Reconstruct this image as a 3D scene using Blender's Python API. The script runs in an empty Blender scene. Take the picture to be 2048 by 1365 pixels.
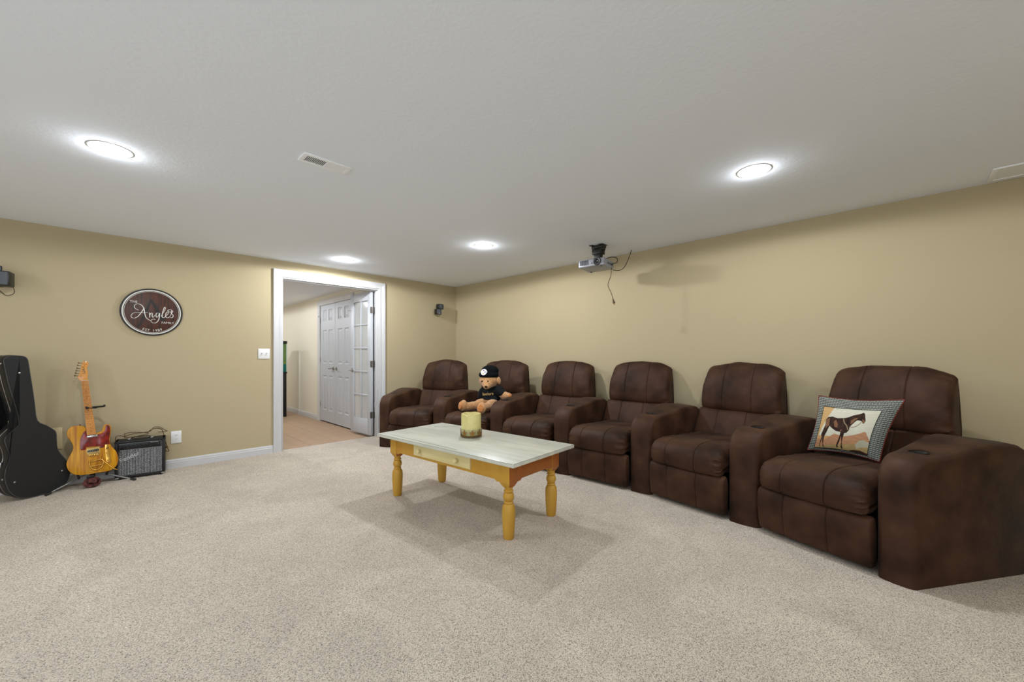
import bpy, bmesh, math, random
from mathutils import Vector, Matrix, noise
D = bpy.data; SC = bpy.context.scene; COL = SC.collection
rnd = random.Random(7)
rad = math.radians

# ---------------------------------------------------------------- camera, world, exposure
cd = D.cameras.new('camera'); cam = D.objects.new('camera', cd); COL.objects.link(cam)
cd.sensor_width = 36; cd.lens = 796 / 2048 * 36; cd.shift_y = 28.5 / 2048; cd.clip_start = .02
cam.location = (0, 0, 1.155); cam.rotation_euler = (rad(90), 0, -math.atan2(.71335, .70081))
SC.camera = cam
w = D.worlds.new('world'); SC.world = w; w.use_nodes = True
w.node_tree.nodes['Background'].inputs[0].default_value = (.9, .95, 1, 1)
w.node_tree.nodes['Background'].inputs[1].default_value = .0
vs = SC.view_settings; vs.view_transform = 'Standard'; vs.look = 'None'; vs.gamma = 1; vs.use_curve_mapping = False
vs.exposure = 0.09
CAN_W, ROOM2_W, FILL_W = 56, 74, 20; GLOW = .05
LIGHT_COL = (.925, .965, 1.01); FILL_COL = (.86, .93, 1)
def area(name, loc, rot, sx, sy, power, col):
    ld = D.lights.new(name, 'AREA'); ld.shape = 'RECTANGLE'; ld.size = sx; ld.size_y = sy; ld.energy = power; ld.color = col
    lo = D.objects.new(name, ld); COL.objects.link(lo); lo.location = loc; lo.rotation_euler = rot; return lo
# added soft fill lamps behind the camera to brighten ceiling and walls
area('fill_light', (-1.9, -1.57, 1.05), (math.pi/2, 0, 0), 2.6, 1.9, FILL_W, FILL_COL)
area('fill_light', (-3.77, .6, 1.05), (math.pi/2, 0, -math.pi/2), 2.6, 1.9, FILL_W, FILL_COL)

H = 2.29; XR = 4.081; YL = 5.318; XN = -3.8; YN = -1.6

# ---------------------------------------------------------------- helpers
def lin(c):
    return tuple(((v/255)/12.92 if v/255 <= .04045 else (((v/255)+.055)/1.055)**2.4) for v in c)
def tag(o, label=None, cat=None, group=None, kind=None):
    if label: o['label'] = label
    if cat: o['category'] = cat
    if group: o['group'] = group
    if kind: o['kind'] = kind
    return o
def empty(name, loc, label=None, cat=None, group=None, rotz=0, rot=None):
    o = D.objects.new(name, None); o.empty_display_size = .05; COL.objects.link(o)
    o.location = loc; o.rotation_euler = rot if rot else (0, 0, rotz)
    return tag(o, label, cat, group)
def link(name, me, mat, parent=None, loc=None, rot=None):
    o = D.objects.new(name, me); COL.objects.link(o)
    if mat:
        me.materials.clear()
        for m in (mat if isinstance(mat, (list, tuple)) else [mat]): me.materials.append(m)
    if parent: o.parent = parent
    if loc: o.location = loc
    if rot: o.rotation_euler = rot
    return o
def mesh(v, f, smooth=False, sharp=40):
    me = D.meshes.new('mesh'); me.from_pydata([tuple(p) for p in v], [], f); me.update()
    bm = bmesh.new(); bm.from_mesh(me); bmesh.ops.recalc_face_normals(bm, faces=bm.faces); bm.to_mesh(me); bm.free()
    if smooth:
        me.shade_smooth()
        if sharp < 180: me.set_sharp_from_angle(angle=rad(sharp))
    return me
def frombm(bm, smooth=False, sharp=40):
    bmesh.ops.recalc_face_normals(bm, faces=bm.faces)
    me = D.meshes.new('mesh'); bm.to_mesh(me); bm.free()
    if smooth:
        me.shade_smooth(); me.set_sharp_from_angle(angle=rad(sharp))
    return me
def addbox(bm, c, s, bev=0, mtx=None, seg=2, mi=0):
    r = bmesh.ops.create_cube(bm, size=1)['verts']
    for v in r: v.co = Vector((v.co.x*s[0], v.co.y*s[1], v.co.z*s[2]))
    fs = set(f for v in r for f in v.link_faces)
    if bev > 0:
        es = list(set(e for v in r for e in v.link_edges))
        o = bmesh.ops.bevel(bm, geom=es, offset=bev, segments=seg, affect='EDGES', profile=.5)
        r = [v for v in o['verts']]; fs = set(f for v in r for f in v.link_faces)
    for f in fs: f.material_index = mi
    for v in r:
        p = v.co + Vector(c)
        v.co = (mtx @ p) if mtx else p
    return r
def box(name, c, s, mat, parent=None, bev=0, rot=None, **k):
    bm = bmesh.new(); addbox(bm, (0,0,0), s, bev)
    return link(name, frombm(bm, bev > 0, 50), mat, parent, c, rot)
def boxes(name, lst, mat, parent=None, bev=0):
    bm = bmesh.new()
    for c, s in lst: addbox(bm, c, s, bev)
    return link(name, frombm(bm, bev > 0, 50), mat, parent)
def revolve_me(prof, n=32, sharp=35):
    v = []; f = []
    for r, z in prof:
        for i in range(n):
            a = 2*math.pi*i/n; v.append((r*math.cos(a), r*math.sin(a), z))
    for k in range(len(prof)-1):
        for i in range(n):
            j = (i+1) % n; f.append((k*n+i, k*n+j, (k+1)*n+j, (k+1)*n+i))
    f.append(tuple(range(n))[::-1]); f.append(tuple((len(prof)-1)*n+i for i in range(n)))
    return mesh(v, f, True, sharp)
def catmull(P, n=8, closed=False):
    P = [Vector(p) for p in P]; out = []; m = len(P)
    rng = range(m if closed else m-1)
    for i in rng:
        if closed: a, b, c, d = P[(i-1) % m], P[i], P[(i+1) % m], P[(i+2) % m]
        else: a, b, c, d = P[max(i-1,0)], P[i], P[i+1], P[min(i+2,m-1)]
        for k in range(n):
            t = k/n
            out.append(.5*((2*b)+(c-a)*t+(2*a-5*b+4*c-d)*t*t+(3*b-a-3*c+d)*t**3))
    if not closed: out.append(P[-1])
    return out
def tube_me(P, r, seg=8, sm=8, closed=False, flat=1.0):
    P = catmull(P, sm, closed) if sm else [Vector(p) for p in P]
    v = []; f = []; n = len(P); up = None
    for i, p in enumerate(P):
        t = (P[(i+1) % n if closed else min(i+1, n-1)] - P[i-1 if (i or closed) else 0]).normalized()
        if up is None:
            up = Vector((0,0,1)) if abs(t.z) < .9 else Vector((1,0,0))
        x = t.cross(up).normalized(); up = x.cross(t).normalized()
        rr = r(i/(n-1)) if callable(r) else r
        for k in range(seg):
            a = 2*math.pi*k/seg; v.append(p + x*math.cos(a)*rr + up*math.sin(a)*rr*flat)
    for i in range(n if closed else n-1):
        j = (i+1) % n
        for k in range(seg):
            l = (k+1) % seg; f.append((i*seg+k, i*seg+l, j*seg+l, j*seg+k))
    if not closed:
        f.append(tuple(range(seg))[::-1]); f.append(tuple((n-1)*seg+k for k in range(seg)))
    return mesh(v, f, True, 60)
def tube(name, P, r, mat, parent=None, **k): return link(name, tube_me(P, r, **k), mat, parent)
def cyl(name, p0, p1, r, mat, parent=None, seg=20): return link(name, tube_me([p0, p1], r, seg=seg, sm=0), mat, parent)
def prism_me(out, th, bev=0, seg=2, mtx=None):
    """outline in (x, z), front face at y=0, back at y=th"""
    bm = bmesh.new(); vs_ = [bm.verts.new((x, 0, z)) for x, z in out]; f = bm.faces.new(vs_)
    r = bmesh.ops.extrude_face_region(bm, geom=[f]); nv = [g for g in r['geom'] if isinstance(g, bmesh.types.BMVert)]
    for v in nv: v.co.y += th
    bm.edges.ensure_lookup_table()
    if bev:
        es = [e for e in bm.edges if abs(e.verts[0].co.y - e.verts[1].co.y) < 1e-6]
        bmesh.ops.bevel(bm, geom=es, offset=bev, segments=seg, affect='EDGES', profile=.5)
    if mtx:
        for v in bm.verts: v.co = mtx @ v.co
    bmesh.ops.triangulate(bm, faces=[f for f in bm.faces if len(f.verts) > 4])
    return frombm(bm, True, 35)
def tube2d(pts, n=6): return [(p.x, p.z) for p in catmull([(x, 0, z) for x, z in pts], n, True)]
def ribbon_me(pts, wd, sm=6, taper=None, y=0):
    P = catmull([(x, y, z) for x, z in pts], sm); v = []; f = []
    for i, p in enumerate(P):
        t = (P[min(i+1, len(P)-1)] - P[max(i-1, 0)]).normalized(); nn = Vector((-t.z, 0, t.x))
        q = wd * (taper(i/(len(P)-1), t) if taper else 1)
        v += [p+nn*q, p-nn*q]
        if i: f.append((2*i-2, 2*i-1, 2*i+1, 2*i))
    return v, f
def text_me(s, size, ext=.0006, align='CENTER'):
    cu = D.curves.new('text', 'FONT'); cu.body = s; cu.size = size; cu.extrude = ext; cu.align_x = align; cu.align_y = 'CENTER'
    o = D.objects.new('text', cu); COL.objects.link(o)
    me = D.meshes.new_from_object(o.evaluated_get(bpy.context.evaluated_depsgraph_get()))
    D.objects.remove(o); D.curves.remove(cu)
    return me
def baked(o):
    me = D.meshes.new_from_object(o.evaluated_get(bpy.context.evaluated_depsgraph_get()))
    return me

# ---------------------------------------------------------------- materials
def mat(name, rgb, rough=.6, metal=0, spec=.5, var=0, vscale=8, vcol=None, bump=0, bscale=60, bdist=.002, detail=3,
        sheen=0, emis=0, ecol=None, trans=0, coat=0, alpha=1, stretch=None, ior=1.45, coord='Object'):
    m = D.materials.new(name); m.use_nodes = True; nt = m.node_tree; N = nt.nodes; L = nt.links
    b = N['Principled BSDF']; c = lin(rgb)
    b.inputs['Base Color'].default_value = (*c, 1); b.inputs['Roughness'].default_value = rough
    b.inputs['Metallic'].default_value = metal; b.inputs['Specular IOR Level'].default_value = spec
    b.inputs['IOR'].default_value = ior
    if sheen: b.inputs['Sheen Weight'].default_value = sheen; b.inputs['Sheen Roughness'].default_value = .4
    if coat: b.inputs['Coat Weight'].default_value = coat; b.inputs['Coat Roughness'].default_value = .08
    if trans: b.inputs['Transmission Weight'].default_value = trans
    if alpha < 1: b.inputs['Alpha'].default_value = alpha
    if emis:
        b.inputs['Emission Color'].default_value = (*(ecol or c), 1); b.inputs['Emission Strength'].default_value = emis
    if var or bump:
        tc = N.new('ShaderNodeTexCoord'); mp = N.new('ShaderNodeMapping'); L.new(tc.outputs[coord], mp.inputs[0])
        if stretch: mp.inputs['Scale'].default_value = stretch
    if var:
        n = N.new('ShaderNodeTexNoise'); n.inputs['Scale'].default_value = vscale; n.inputs['Detail'].default_value = detail
        L.new(mp.outputs[0], n.inputs['Vector'])
        r = N.new('ShaderNodeMapRange'); r.inputs[1].default_value = .3; r.inputs[2].default_value = .7
        L.new(n.outputs[0], r.inputs[0])
        mx = N.new('ShaderNodeMix'); mx.data_type = 'RGBA'; L.new(r.outputs[0], mx.inputs[0])
        c2 = lin(vcol) if vcol else tuple(x*(1-var) for x in c); c1 = c if vcol else tuple(min(1, x*(1+var)) for x in c)
        mx.inputs[6].default_value = (*c1, 1); mx.inputs[7].default_value = (*c2, 1)
        L.new(mx.outputs[2], b.inputs['Base Color'])
    if bump:
        n2 = N.new('ShaderNodeTexNoise'); n2.inputs['Scale'].default_value = bscale; n2.inputs['Detail'].default_value = 4
        L.new(mp.outputs[0], n2.inputs['Vector'])
        bp = N.new('ShaderNodeBump'); bp.inputs['Strength'].default_value = bump; bp.inputs['Distance'].default_value = bdist
        L.new(n2.outputs[0], bp.inputs['Height']); L.new(bp.outputs[0], b.inputs['Normal'])
    return m
M = {}
M['wall'] = mat('wall_paint', (182, 168, 136), .75, spec=.25, bump=.15, bscale=160, bdist=.001)
M['wall2'] = mat('wall_paint_hall', (226, 219, 202), .75, spec=.25)
M['ceil'] = mat('ceiling_texture', (241, 247, 255), .9, spec=.1, bump=.3, bscale=48, bdist=.004)
M['trim'] = mat('white_trim_paint', (200, 200, 201), .35, spec=.4)
M['vent'] = mat('vent_enamel', (248, 250, 253), .5, spec=.3)
M['door'] = mat('white_door_paint', (186, 189, 195), .4, spec=.4)
M['suede'] = mat('brown_suede', (77, 51, 35), .56, spec=.2, var=.3, vscale=5.5, detail=8, vcol=(37, 21, 12), bump=.35, bscale=26, bdist=.004, sheen=.03)
M['darkfab'] = mat('dark_lining', (26, 20, 17), .9)
M['cup'] = mat('black_plastic_cup', (14, 13, 12), .5)
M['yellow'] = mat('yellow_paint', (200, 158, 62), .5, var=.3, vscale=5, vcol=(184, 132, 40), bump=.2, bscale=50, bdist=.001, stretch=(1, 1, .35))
M['orange'] = mat('orange_end_tone', (180, 108, 48), .5, var=.3, vscale=5, vcol=(162, 90, 32), bump=.2, bscale=50, bdist=.001)  # more orange tone for end aprons and leg block faces along the ends
M['cream'] = mat('cream_drawer', (226, 212, 160), .55, var=.3, vscale=7, vcol=(210, 192, 134), stretch=(1, .25, 1))
M['topw'] = mat('whitewashed_top', (214, 214, 202), .35, var=.3, vscale=3.5, detail=8, vcol=(190, 192, 176), bump=.25, bscale=12, bdist=.001, stretch=(5, .6, 1), coat=.25)
M['wear'] = mat('grey_wear_edge', (120, 122, 112), .6)
M['wax'] = mat('pale_wax', (226, 216, 150), .45, var=.2, vscale=9, vcol=(206, 190, 120), bump=.2, bscale=40, bdist=.001)
M['glass'] = mat('clear_glass', (250, 250, 248), .02, trans=1, ior=1.45)
M['star'] = mat('rust_star', (150, 110, 52), .4, metal=.6)
M['tolex'] = mat('black_vinyl', (24, 24, 25), .55, bump=.5, bscale=220, bdist=.001)
M['case'] = mat('case_vinyl', (30, 30, 31), .5, spec=.4, bump=.35, bscale=260, bdist=.0008)
M['piping'] = mat('case_piping', (74, 74, 74), .4)
M['chrome'] = mat('chrome', (205, 205, 208), .18, metal=1)
M['nickel'] = mat('brushed_nickel', (150, 146, 142), .32, metal=1)
M['peg'] = mat('dark_gold_pegs', (120, 96, 56), .3, metal=.8)
M['gold'] = mat('gold_hardware', (214, 168, 84), .22, metal=1)
M['honey'] = mat('honey_wood', (216, 156, 14), .38, spec=.35, var=.4, vscale=9, vcol=(164, 98, 5), detail=5, stretch=(6, 1, .45), coat=.08)
M['bodyside'] = mat('amber_wood_side', (168, 92, 26), .25, var=.3, vscale=12, coat=.6)
M['neck'] = mat('maple_neck', (214, 150, 66), .3, var=.2, vscale=12, vcol=(196, 124, 48), stretch=(3, 1, .5), coat=.4)
M['tort'] = mat('tortoise_guard', (156, 26, 16), .2, var=.6, vscale=26, vcol=(70, 10, 7), detail=6, coat=.2)
M['black'] = mat('black_plastic', (18, 18, 19), .4)
M['dgrey'] = mat('dark_grey_plastic', (62, 62, 64), .5)
M['grille'] = mat('speaker_grille_grey', (84, 88, 92), .6, bump=.6, bscale=500, bdist=.001)
M['white'] = mat('white_plastic', (232, 232, 232), .3)
M['almond'] = mat('almond_plastic', (212, 196, 152), .4)
M['silver'] = mat('silver_plastic', (146, 148, 154), .4, metal=.2)
M['brownc'] = mat('brown_cord', (86, 66, 34), .5)
M['blackc'] = mat('black_cord', (30, 27, 22), .5)
M['plush'] = mat('tan_plush', (202, 158, 112), .95, spec=.1, var=.25, vscale=60, vcol=(168, 118, 76), bump=1, bscale=240, bdist=.004, sheen=.5)
M['plush2'] = mat('orange_plush', (206, 142, 84), .95, spec=.1, var=.25, vscale=60, vcol=(180, 108, 58), bump=1, bscale=240, bdist=.004, sheen=.5)
M['cloth'] = mat('black_cloth', (22, 24, 26), .9, spec=.2, bump=.4, bscale=120, bdist=.002)
M['fleece'] = mat('black_fleece', (16, 18, 20), .95, spec=.1, bump=.6, bscale=200, bdist=.002)
M['goldtx'] = mat('gold_print', (206, 172, 112), .7)
M['eye'] = mat('black_eye', (16, 10, 8), .15)
M['patch'] = mat('white_patch', (226, 226, 232), .7)
M['lens'] = mat('lamp_lens', (255, 252, 245), .5, emis=14, ecol=(1, .97, .93))
M['signw'] = mat('sign_wood', (88, 42, 22), .45, var=.5, vscale=10, vcol=(30, 20, 14), detail=6, stretch=(7, 1, 1.0))
M['signring'] = mat('sign_white', (214, 212, 204), .55)
M['signblk'] = mat('sign_black', (22, 14, 10), .5)
M['signA'] = mat('sign_dark_letter', (30, 22, 17), .5)
M['strap'] = mat('strap_weave', (124, 66, 56), .8, var=.5, vscale=55, vcol=(34, 24, 28))
M['alu'] = mat('dull_metal', (150, 150, 150), .35, metal=.9)
M['tank'] = mat('tank_water', (92, 118, 52), .3, emis=.22, ecol=(.16, .22, .06), var=.4, vscale=7, vcol=(50, 90, 44))
M['gravel'] = mat('tank_gravel', (14, 74, 64), .8, emis=.25, ecol=(.0, .12, .09))
M['tankglass'] = mat('tank_glass', (60, 110, 90), .05)
M['amptext'] = mat('amp_silver', (196, 198, 200), .3, metal=.3)

def special_mats():
    # carpet: tufted loop, pits darkened in colour to imitate shade between tufts
    m = D.materials.new('beige_carpet'); m.use_nodes = True; nt = m.node_tree; N = nt.nodes; L = nt.links; b = N['Principled BSDF']
    b.inputs['Roughness'].default_value = 1; b.inputs['Specular IOR Level'].default_value = .05
    tc = N.new('ShaderNodeTexCoord')
    n1 = N.new('ShaderNodeTexNoise'); n1.inputs['Scale'].default_value = 215; n1.inputs['Detail'].default_value = 2; n1.inputs['Roughness'].default_value = .7
    n2 = N.new('ShaderNodeTexNoise'); n2.inputs['Scale'].default_value = 2.2; n2.inputs['Detail'].default_value = 3; n2.inputs['Distortion'].default_value = 1.2
    mp = N.new('ShaderNodeMapping'); mp.inputs['Rotation'].default_value = (0, 0, rad(38)); mp.inputs['Scale'].default_value = (1.0, 1.25, 1)
    L.new(tc.outputs['Object'], mp.inputs[0]); L.new(mp.outputs[0], n1.inputs[0]); L.new(tc.outputs['Object'], n2.inputs[0])
    cr = N.new('ShaderNodeValToRGB'); e = cr.color_ramp.elements
    e[0].position = .33; e[0].color = (*lin((112, 99, 87)), 1); e[1].position = .62; e[1].color = (*lin((228, 216, 201)), 1)
    k = e.new(.46); k.color = (*lin((196, 184, 170)), 1)
    L.new(n1.outputs[0], cr.inputs[0])
    mr = N.new('ShaderNodeMapRange'); mr.inputs[1].default_value = .3; mr.inputs[2].default_value = .7; mr.inputs[3].default_value = .9; mr.inputs[4].default_value = 1.06
    L.new(n2.outputs[0], mr.inputs[0])
    mx = N.new('ShaderNodeMix'); mx.data_type = 'RGBA'; mx.blend_type = 'MULTIPLY'; mx.inputs[0].default_value = 1
    L.new(cr.outputs[0], mx.inputs[6]); L.new(mr.outputs[0], mx.inputs[7]); L.new(mx.outputs[2], b.inputs['Base Color'])
    bp = N.new('ShaderNodeBump'); bp.inputs['Strength'].default_value = .7; bp.inputs['Distance'].default_value = .006
    L.new(n1.outputs[0], bp.inputs['Height']); L.new(bp.outputs[0], b.inputs['Normal']); M['carpet'] = m
    # amplifier grille cloth: vertical ribs with silver flecks
    m = D.materials.new('grille_cloth'); m.use_nodes = True; nt = m.node_tree; N = nt.nodes; L = nt.links; b = N['Principled BSDF']
    b.inputs['Roughness'].default_value = .6
    tc = N.new('ShaderNodeTexCoord'); sp = N.new('ShaderNodeSeparateXYZ'); L.new(tc.outputs['Object'], sp.inputs[0])
    mu = N.new('ShaderNodeMath'); mu.operation = 'MULTIPLY'; mu.inputs[1].default_value = 2*math.pi/.0105; L.new(sp.outputs[0], mu.inputs[0])
    sn = N.new('ShaderNodeMath'); sn.operation = 'SINE'; L.new(mu.outputs[0], sn.inputs[0])
    nz = N.new('ShaderNodeTexNoise'); nz.inputs['Scale'].default_value = 330; nz.inputs['Detail'].default_value = 1; L.new(tc.outputs['Object'], nz.inputs[0])
    ad = N.new('ShaderNodeMath'); ad.operation = 'MULTIPLY_ADD'; ad.inputs[1].default_value = .16; L.new(sn.outputs[0], ad.inputs[0]); L.new(nz.outputs[0], ad.inputs[2])
    cr = N.new('ShaderNodeValToRGB'); e = cr.color_ramp.elements
    e[0].position = .38; e[0].color = (*lin((38, 40, 42)), 1); e[1].position = .74; e[1].color = (*lin((190, 192, 192)), 1)
    k = e.new(.55); k.color = (*lin((92, 95, 97)), 1)
    L.new(ad.outputs[0], cr.inputs[0]); L.new(cr.outputs[0], b.inputs['Base Color']); M['gcloth'] = m
    # colour attribute print
    m = D.materials.new('woven_print'); m.use_nodes = True; nt = m.node_tree; b = nt.nodes['Principled BSDF']
    b.inputs['Roughness'].default_value = .9; b.inputs['Specular IOR Level'].default_value = .1
    a = nt.nodes.new('ShaderNodeAttribute'); a.attribute_name = 'print'; nt.links.new(a.outputs['Color'], b.inputs['Base Color']); M['print'] = m
    # hall tile
    M['tile'] = mat('beige_floor_tile', (190, 160, 132), .45, spec=.3, var=.3, vscale=5, detail=6, vcol=(170, 142, 116), stretch=(1, 3, 1))
    M['grout'] = mat('tile_grout', (178, 153, 128), .9)
special_mats()

# ---------------------------------------------------------------- the room shell
def quad_slab(name, x0, x1, y0, y1, z0, z1, m, kind='structure', parent=None):
    o = box(name, ((x0+x1)/2, (y0+y1)/2, (z0+z1)/2), (x1-x0, y1-y0, z1-z0), m, parent)
    if kind and not parent: o['kind'] = kind
    return o
OX0, OX1, OZ = 1.465, 2.715, 2.097      # doorway
T = .125
def grid_plane(name, x0, x1, y0, y1, z, m):
    return quad_slab(name, x0, x1, y0, y1, z-.05, z, m)
grid_plane('floor', XN, XR, YN, YL+.07, 0, M['carpet'])
quad_slab('ceiling', XN, XR, YN, YL, H, H+.05, M['ceil'])
wl = boxes('wall_left', [((XN/2+OX0/2, YL+T/2, H/2), (OX0-XN, T, H)), ((OX1/2+XR/2+.06, YL+T/2, H/2), (XR-OX1+.12, T, H)),
    ((OX0/2+OX1/2, YL+T/2, (H+OZ)/2), (OX1-OX0, T, H-OZ))], M['wall']); wl['kind'] = 'structure'
quad_slab('wall_right', XR, XR+.12, YN, YL, 0, H, M['wall'])
quad_slab('wall_near', XN, XR, YN-.12, YN, 0, H, M['wall'])
quad_slab('wall_screen', XN-.12, XN, YN-.12, YL+T, 0, H, M['wall'])
# hall beyond the doorway
CX, H2, ZF, YH = 2.70, 2.21, -.025, 10.6
fl = quad_slab('floor', .2, CX+.06, YL+.07, YH, ZF-.05, ZF-.004, M['grout']); 
tile_me = None
y = YL+.075; r_ = 0
while y < YH-.02:
    x = .22; r_ += 1
    while x < CX-.01:
        x0 = max(x, .21); x1 = min(x+.326, CX-.002); y1 = min(y+.326, YH-.01)
        if x1-x0 > .03:
            t = box('tile', ((x0+x1)/2, (y+y1)/2, ZF-.004), (x1-x0, y1-y, .008), M['tile'], fl)
            t.location = Vector(t.location)-Vector(fl.location)
        x += .329
    y += .329
quad_slab('ceiling', .2, CX, YL+T, YH, H2, H2+.05, M['ceil'])
quad_slab('wall_hall_far', .08, CX+.12, YH, YH+.12, ZF, H2, M['wall2'])
quad_slab('wall_hall_side', .08, .2, YL+T, YH, ZF, H2, M['wall2'])
CY0, CY1, CZ = 6.19, 7.50, 2.045        # closet opening
# added, unseen glass doors with glowing panes, set behind the fill lamps
def added_door(name, c, along):
    o = empty(name, c, 'added unseen glass door with glowing panes to brighten the room'); o['kind'] = 'structure'
    o.rotation_euler = (0, 0, rad(along))
    boxes('door_frame', [((0, 0, 2.03), (2.7, .05, .06)), ((0, 0, .04), (2.7, .05, .06)), ((-1.32, 0, 1.03), (.06, .05, 1.98)), ((1.32, 0, 1.03), (.06, .05, 1.98)), ((0, 0, 1.03), (.07, .05, 1.98))], M['trim'], o)
    for s in (-1, 1): box('glass_pane', (s*.66, .0, 1.03), (1.22, .006, 1.9), M['fillglass'], o)
M['fillglass'] = mat('fill_glow_glass', (220, 228, 236), .05, emis=1.2, ecol=(.8, .9, 1))
added_door('fill_door_1', (-1.9, YN+.002, 0), 0); added_door('fill_door_2', (XN+.002, .6, 0), 90)
wr = boxes('wall_hall_right', [((CX+.06, (YL+T+CY0)/2, H2/2), (.12, CY0-YL-T, H2-2*ZF)), ((CX+.06, (CY1+YH)/2, H2/2), (.12, YH-CY1, H2-2*ZF)),
    ((CX+.06, (CY0+CY1)/2, (H2+CZ)/2), (.12, CY1-CY0, H2-CZ))], M['wall2']); wr['kind'] = 'structure'
def strip(name, prof, p0, p1, nrm, m, parent=None):
    """moulding: profile (out, z) swept from p0 to p1; nrm = direction out of the wall"""
    v = []; k = len(prof)
    for p in (p0, p1):
        for o_, z in prof: v.append((p[0]+nrm[0]*o_, p[1]+nrm[1]*o_, z+(p[2] if len(p) > 2 else 0)))
    f = [(i, (i+1) % k, k+(i+1) % k, k+i) for i in range(k)] + [tuple(range(k)), tuple(range(k, 2*k))[::-1]]
    ob = link(name, mesh(v, f), m, parent)
    if not parent: ob['kind'] = 'structure'
    return ob
BB = [(0,0),(.015,0),(.015,.062),(.011,.066),(.011,.078),(.006,.088),(0,.092)]
strip('baseboard_left', BB, (XN, YL), (OX0-.087, YL), (0,-1), M['trim'])
strip('baseboard_left', BB, (OX1+.087, YL), (XR, YL), (0,-1), M['trim'])
strip('baseboard_right', BB, (XR, YN), (XR, YL-.015), (-1,0), M['trim'])
strip('baseboard_near', BB, (XN+.015, YN), (XR-.015, YN), (0,1), M['trim'])
strip('baseboard_screen', BB, (XN, YN), (XN, YL-.015), (1,0), M['trim'])
strip('baseboard_hall', BB, (CX, CY1+.085, ZF), (CX, YH, ZF), (-1,0), M['trim'])
strip('baseboard_hall', BB, (CX, YL+T+.09, ZF), (CX, CY0-.085, ZF), (-1,0), M['trim'])
# casing of the wide doorway: profile (distance from the opening edge, thickness)
CP = [(0,0),(0,.012),(.012,.016),(.03,.013),(.05,.018),(.068,.024),(.085,.024),(.087,.018),(.087,0)]
def casing(name, a0, a1, z0, z1, place, m):
    """mitred three-sided casing. place(a, out, z) -> xyz"""
    v = []; k = len(CP)
    for (ax, zz, sx, sz) in ((a0, z0, -1, 0), (a0, z1, -1, 1), (a1, z1, 1, 1), (a1, z0, 1, 0)):
        for d_, t_ in CP: v.append(place(ax+sx*d_, t_, zz+sz*d_))
    f = []
    for s in range(3):
        for i in range(k-1): f.append((s*k+i, s*k+i+1, (s+1)*k+i+1, (s+1)*k+i))
    f += [tuple(range(k)), tuple(range(3*k, 4*k))]
    o = link(name, mesh(v, f), m); o['kind'] = 'structure'; return o
casing('trim_1', OX0, OX1, 0, OZ, lambda a_, o_, z: (a_, YL-o_, z), M['trim'])
casing('trim_2', CY0, CY1, ZF, CZ, lambda a_, o_, z: (CX-o_, a_, z), M['trim'])
jb = boxes('trim_3', [((OX0+.009, YL+T/2, OZ/2), (.018, T, OZ)), ((OX1-.009, YL+T/2, OZ/2), (.018, T, OZ)), ((OX0/2+OX1/2, YL+T/2, OZ-.009), (OX1-OX0-.036, T, .018)),
    ((OX0+.024, YL+.055, OZ/2), (.012, .035, OZ)), ((OX1-.024, YL+.055, OZ/2), (.012, .035, OZ)), ((OX0/2+OX1/2, YL+.055, OZ-.024), (OX1-OX0-.06, .035, .012))], M['trim'], bev=.001)
jb['kind'] = 'structure'
casing('trim_4', OX0, OX1, ZF, OZ, lambda a_, o_, z: (a_ if a_ < CX-.01 else CX-.01, YL+T+o_, z), M['trim'])

# french door leaf, swung open into the hall
def lever(parent, loc, dirx, outv, name='door_handle'):
    e = []
    bm = bmesh.new()
    return None
def french_door():
    r = empty('door_1', (2.652, YL+.09, 0), 'white french door leaf swung open in the doorway, two columns of glass panes'); r['kind'] = 'structure'
    r.rotation_euler = (0, 0, rad(3.4))
    W_, t, zb, zt = .59, .035, .012, 2.065; st = .095; z0, z1 = .235, 1.945
    bm = bmesh.new()
    addbox(bm, (0, st/2, (zb+zt)/2), (t, st, zt-zb), .002); addbox(bm, (0, W_-st/2, (zb+zt)/2), (t, st, zt-zb), .002)
    addbox(bm, (0, W_/2, (zb+z0)/2), (t, W_-2*st, z0-zb), .002); addbox(bm, (0, W_/2, (z1+zt)/2), (t, W_-2*st, zt-z1), .002)
    link('door_frame', frombm(bm, True, 50), M['door'], r)
    mu = .022; cw = (W_-2*st)/2; ch = (z1-z0)/5
    box('muntin', (0, W_/2, (z0+z1)/2), (t*.9, mu, z1-z0), M['door'], r, .004)
    for k in range(1, 5): box('muntin', (0, W_/2, z0+k*ch), (t*.88, W_-2*st, mu), M['door'], r, .004)
    pm = None
    for i in range(2):
        for k in range(5):
            c = (0, st+cw*(i+.5), z0+ch*(k+.5))
            if pm is None: p = box('glass_pane', c, (.004, cw-.004, ch-.004), M['pane'], r); pm = p.data
            else: p = link('glass_pane', pm, None, r, c)
    for z in (.30, 1.03, 1.80):
        bm = bmesh.new(); addbox(bm, (-.012, -.004, z), (.036, .003, .09), .001)
        addbox(bm, (.026, -.012, z), (.003, .03, .09), .001)
        link('hinge', frombm(bm), M['nickel'], r)
        cyl('hinge_pin', (.008, -.012, z-.048), (.008, -.012, z+.048), .006, M['nickel'], r, 10)
    for s in (-1, 1):
        h = link('door_handle', tube_me([(s*(t/2), W_-.055, .93), (s*(t/2+.045), W_-.055, .93), (s*(t/2+.05), W_-.075, .93), (s*(t/2+.048), W_-.15, .925)], .008), M['nickel'], r)
        link('rosette', revolve_me([(.001,0),(.03,0),(.028,.008),(.012,.012),(.001,.012)], 20), M['nickel'], h, (s*t/2, W_-.055, .93), (0, s*rad(90), 0))
M['pane'] = mat('door_pane_glass', (236, 238, 238), .04, trans=.55, ior=1.45, spec=.6)
french_door()
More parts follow.
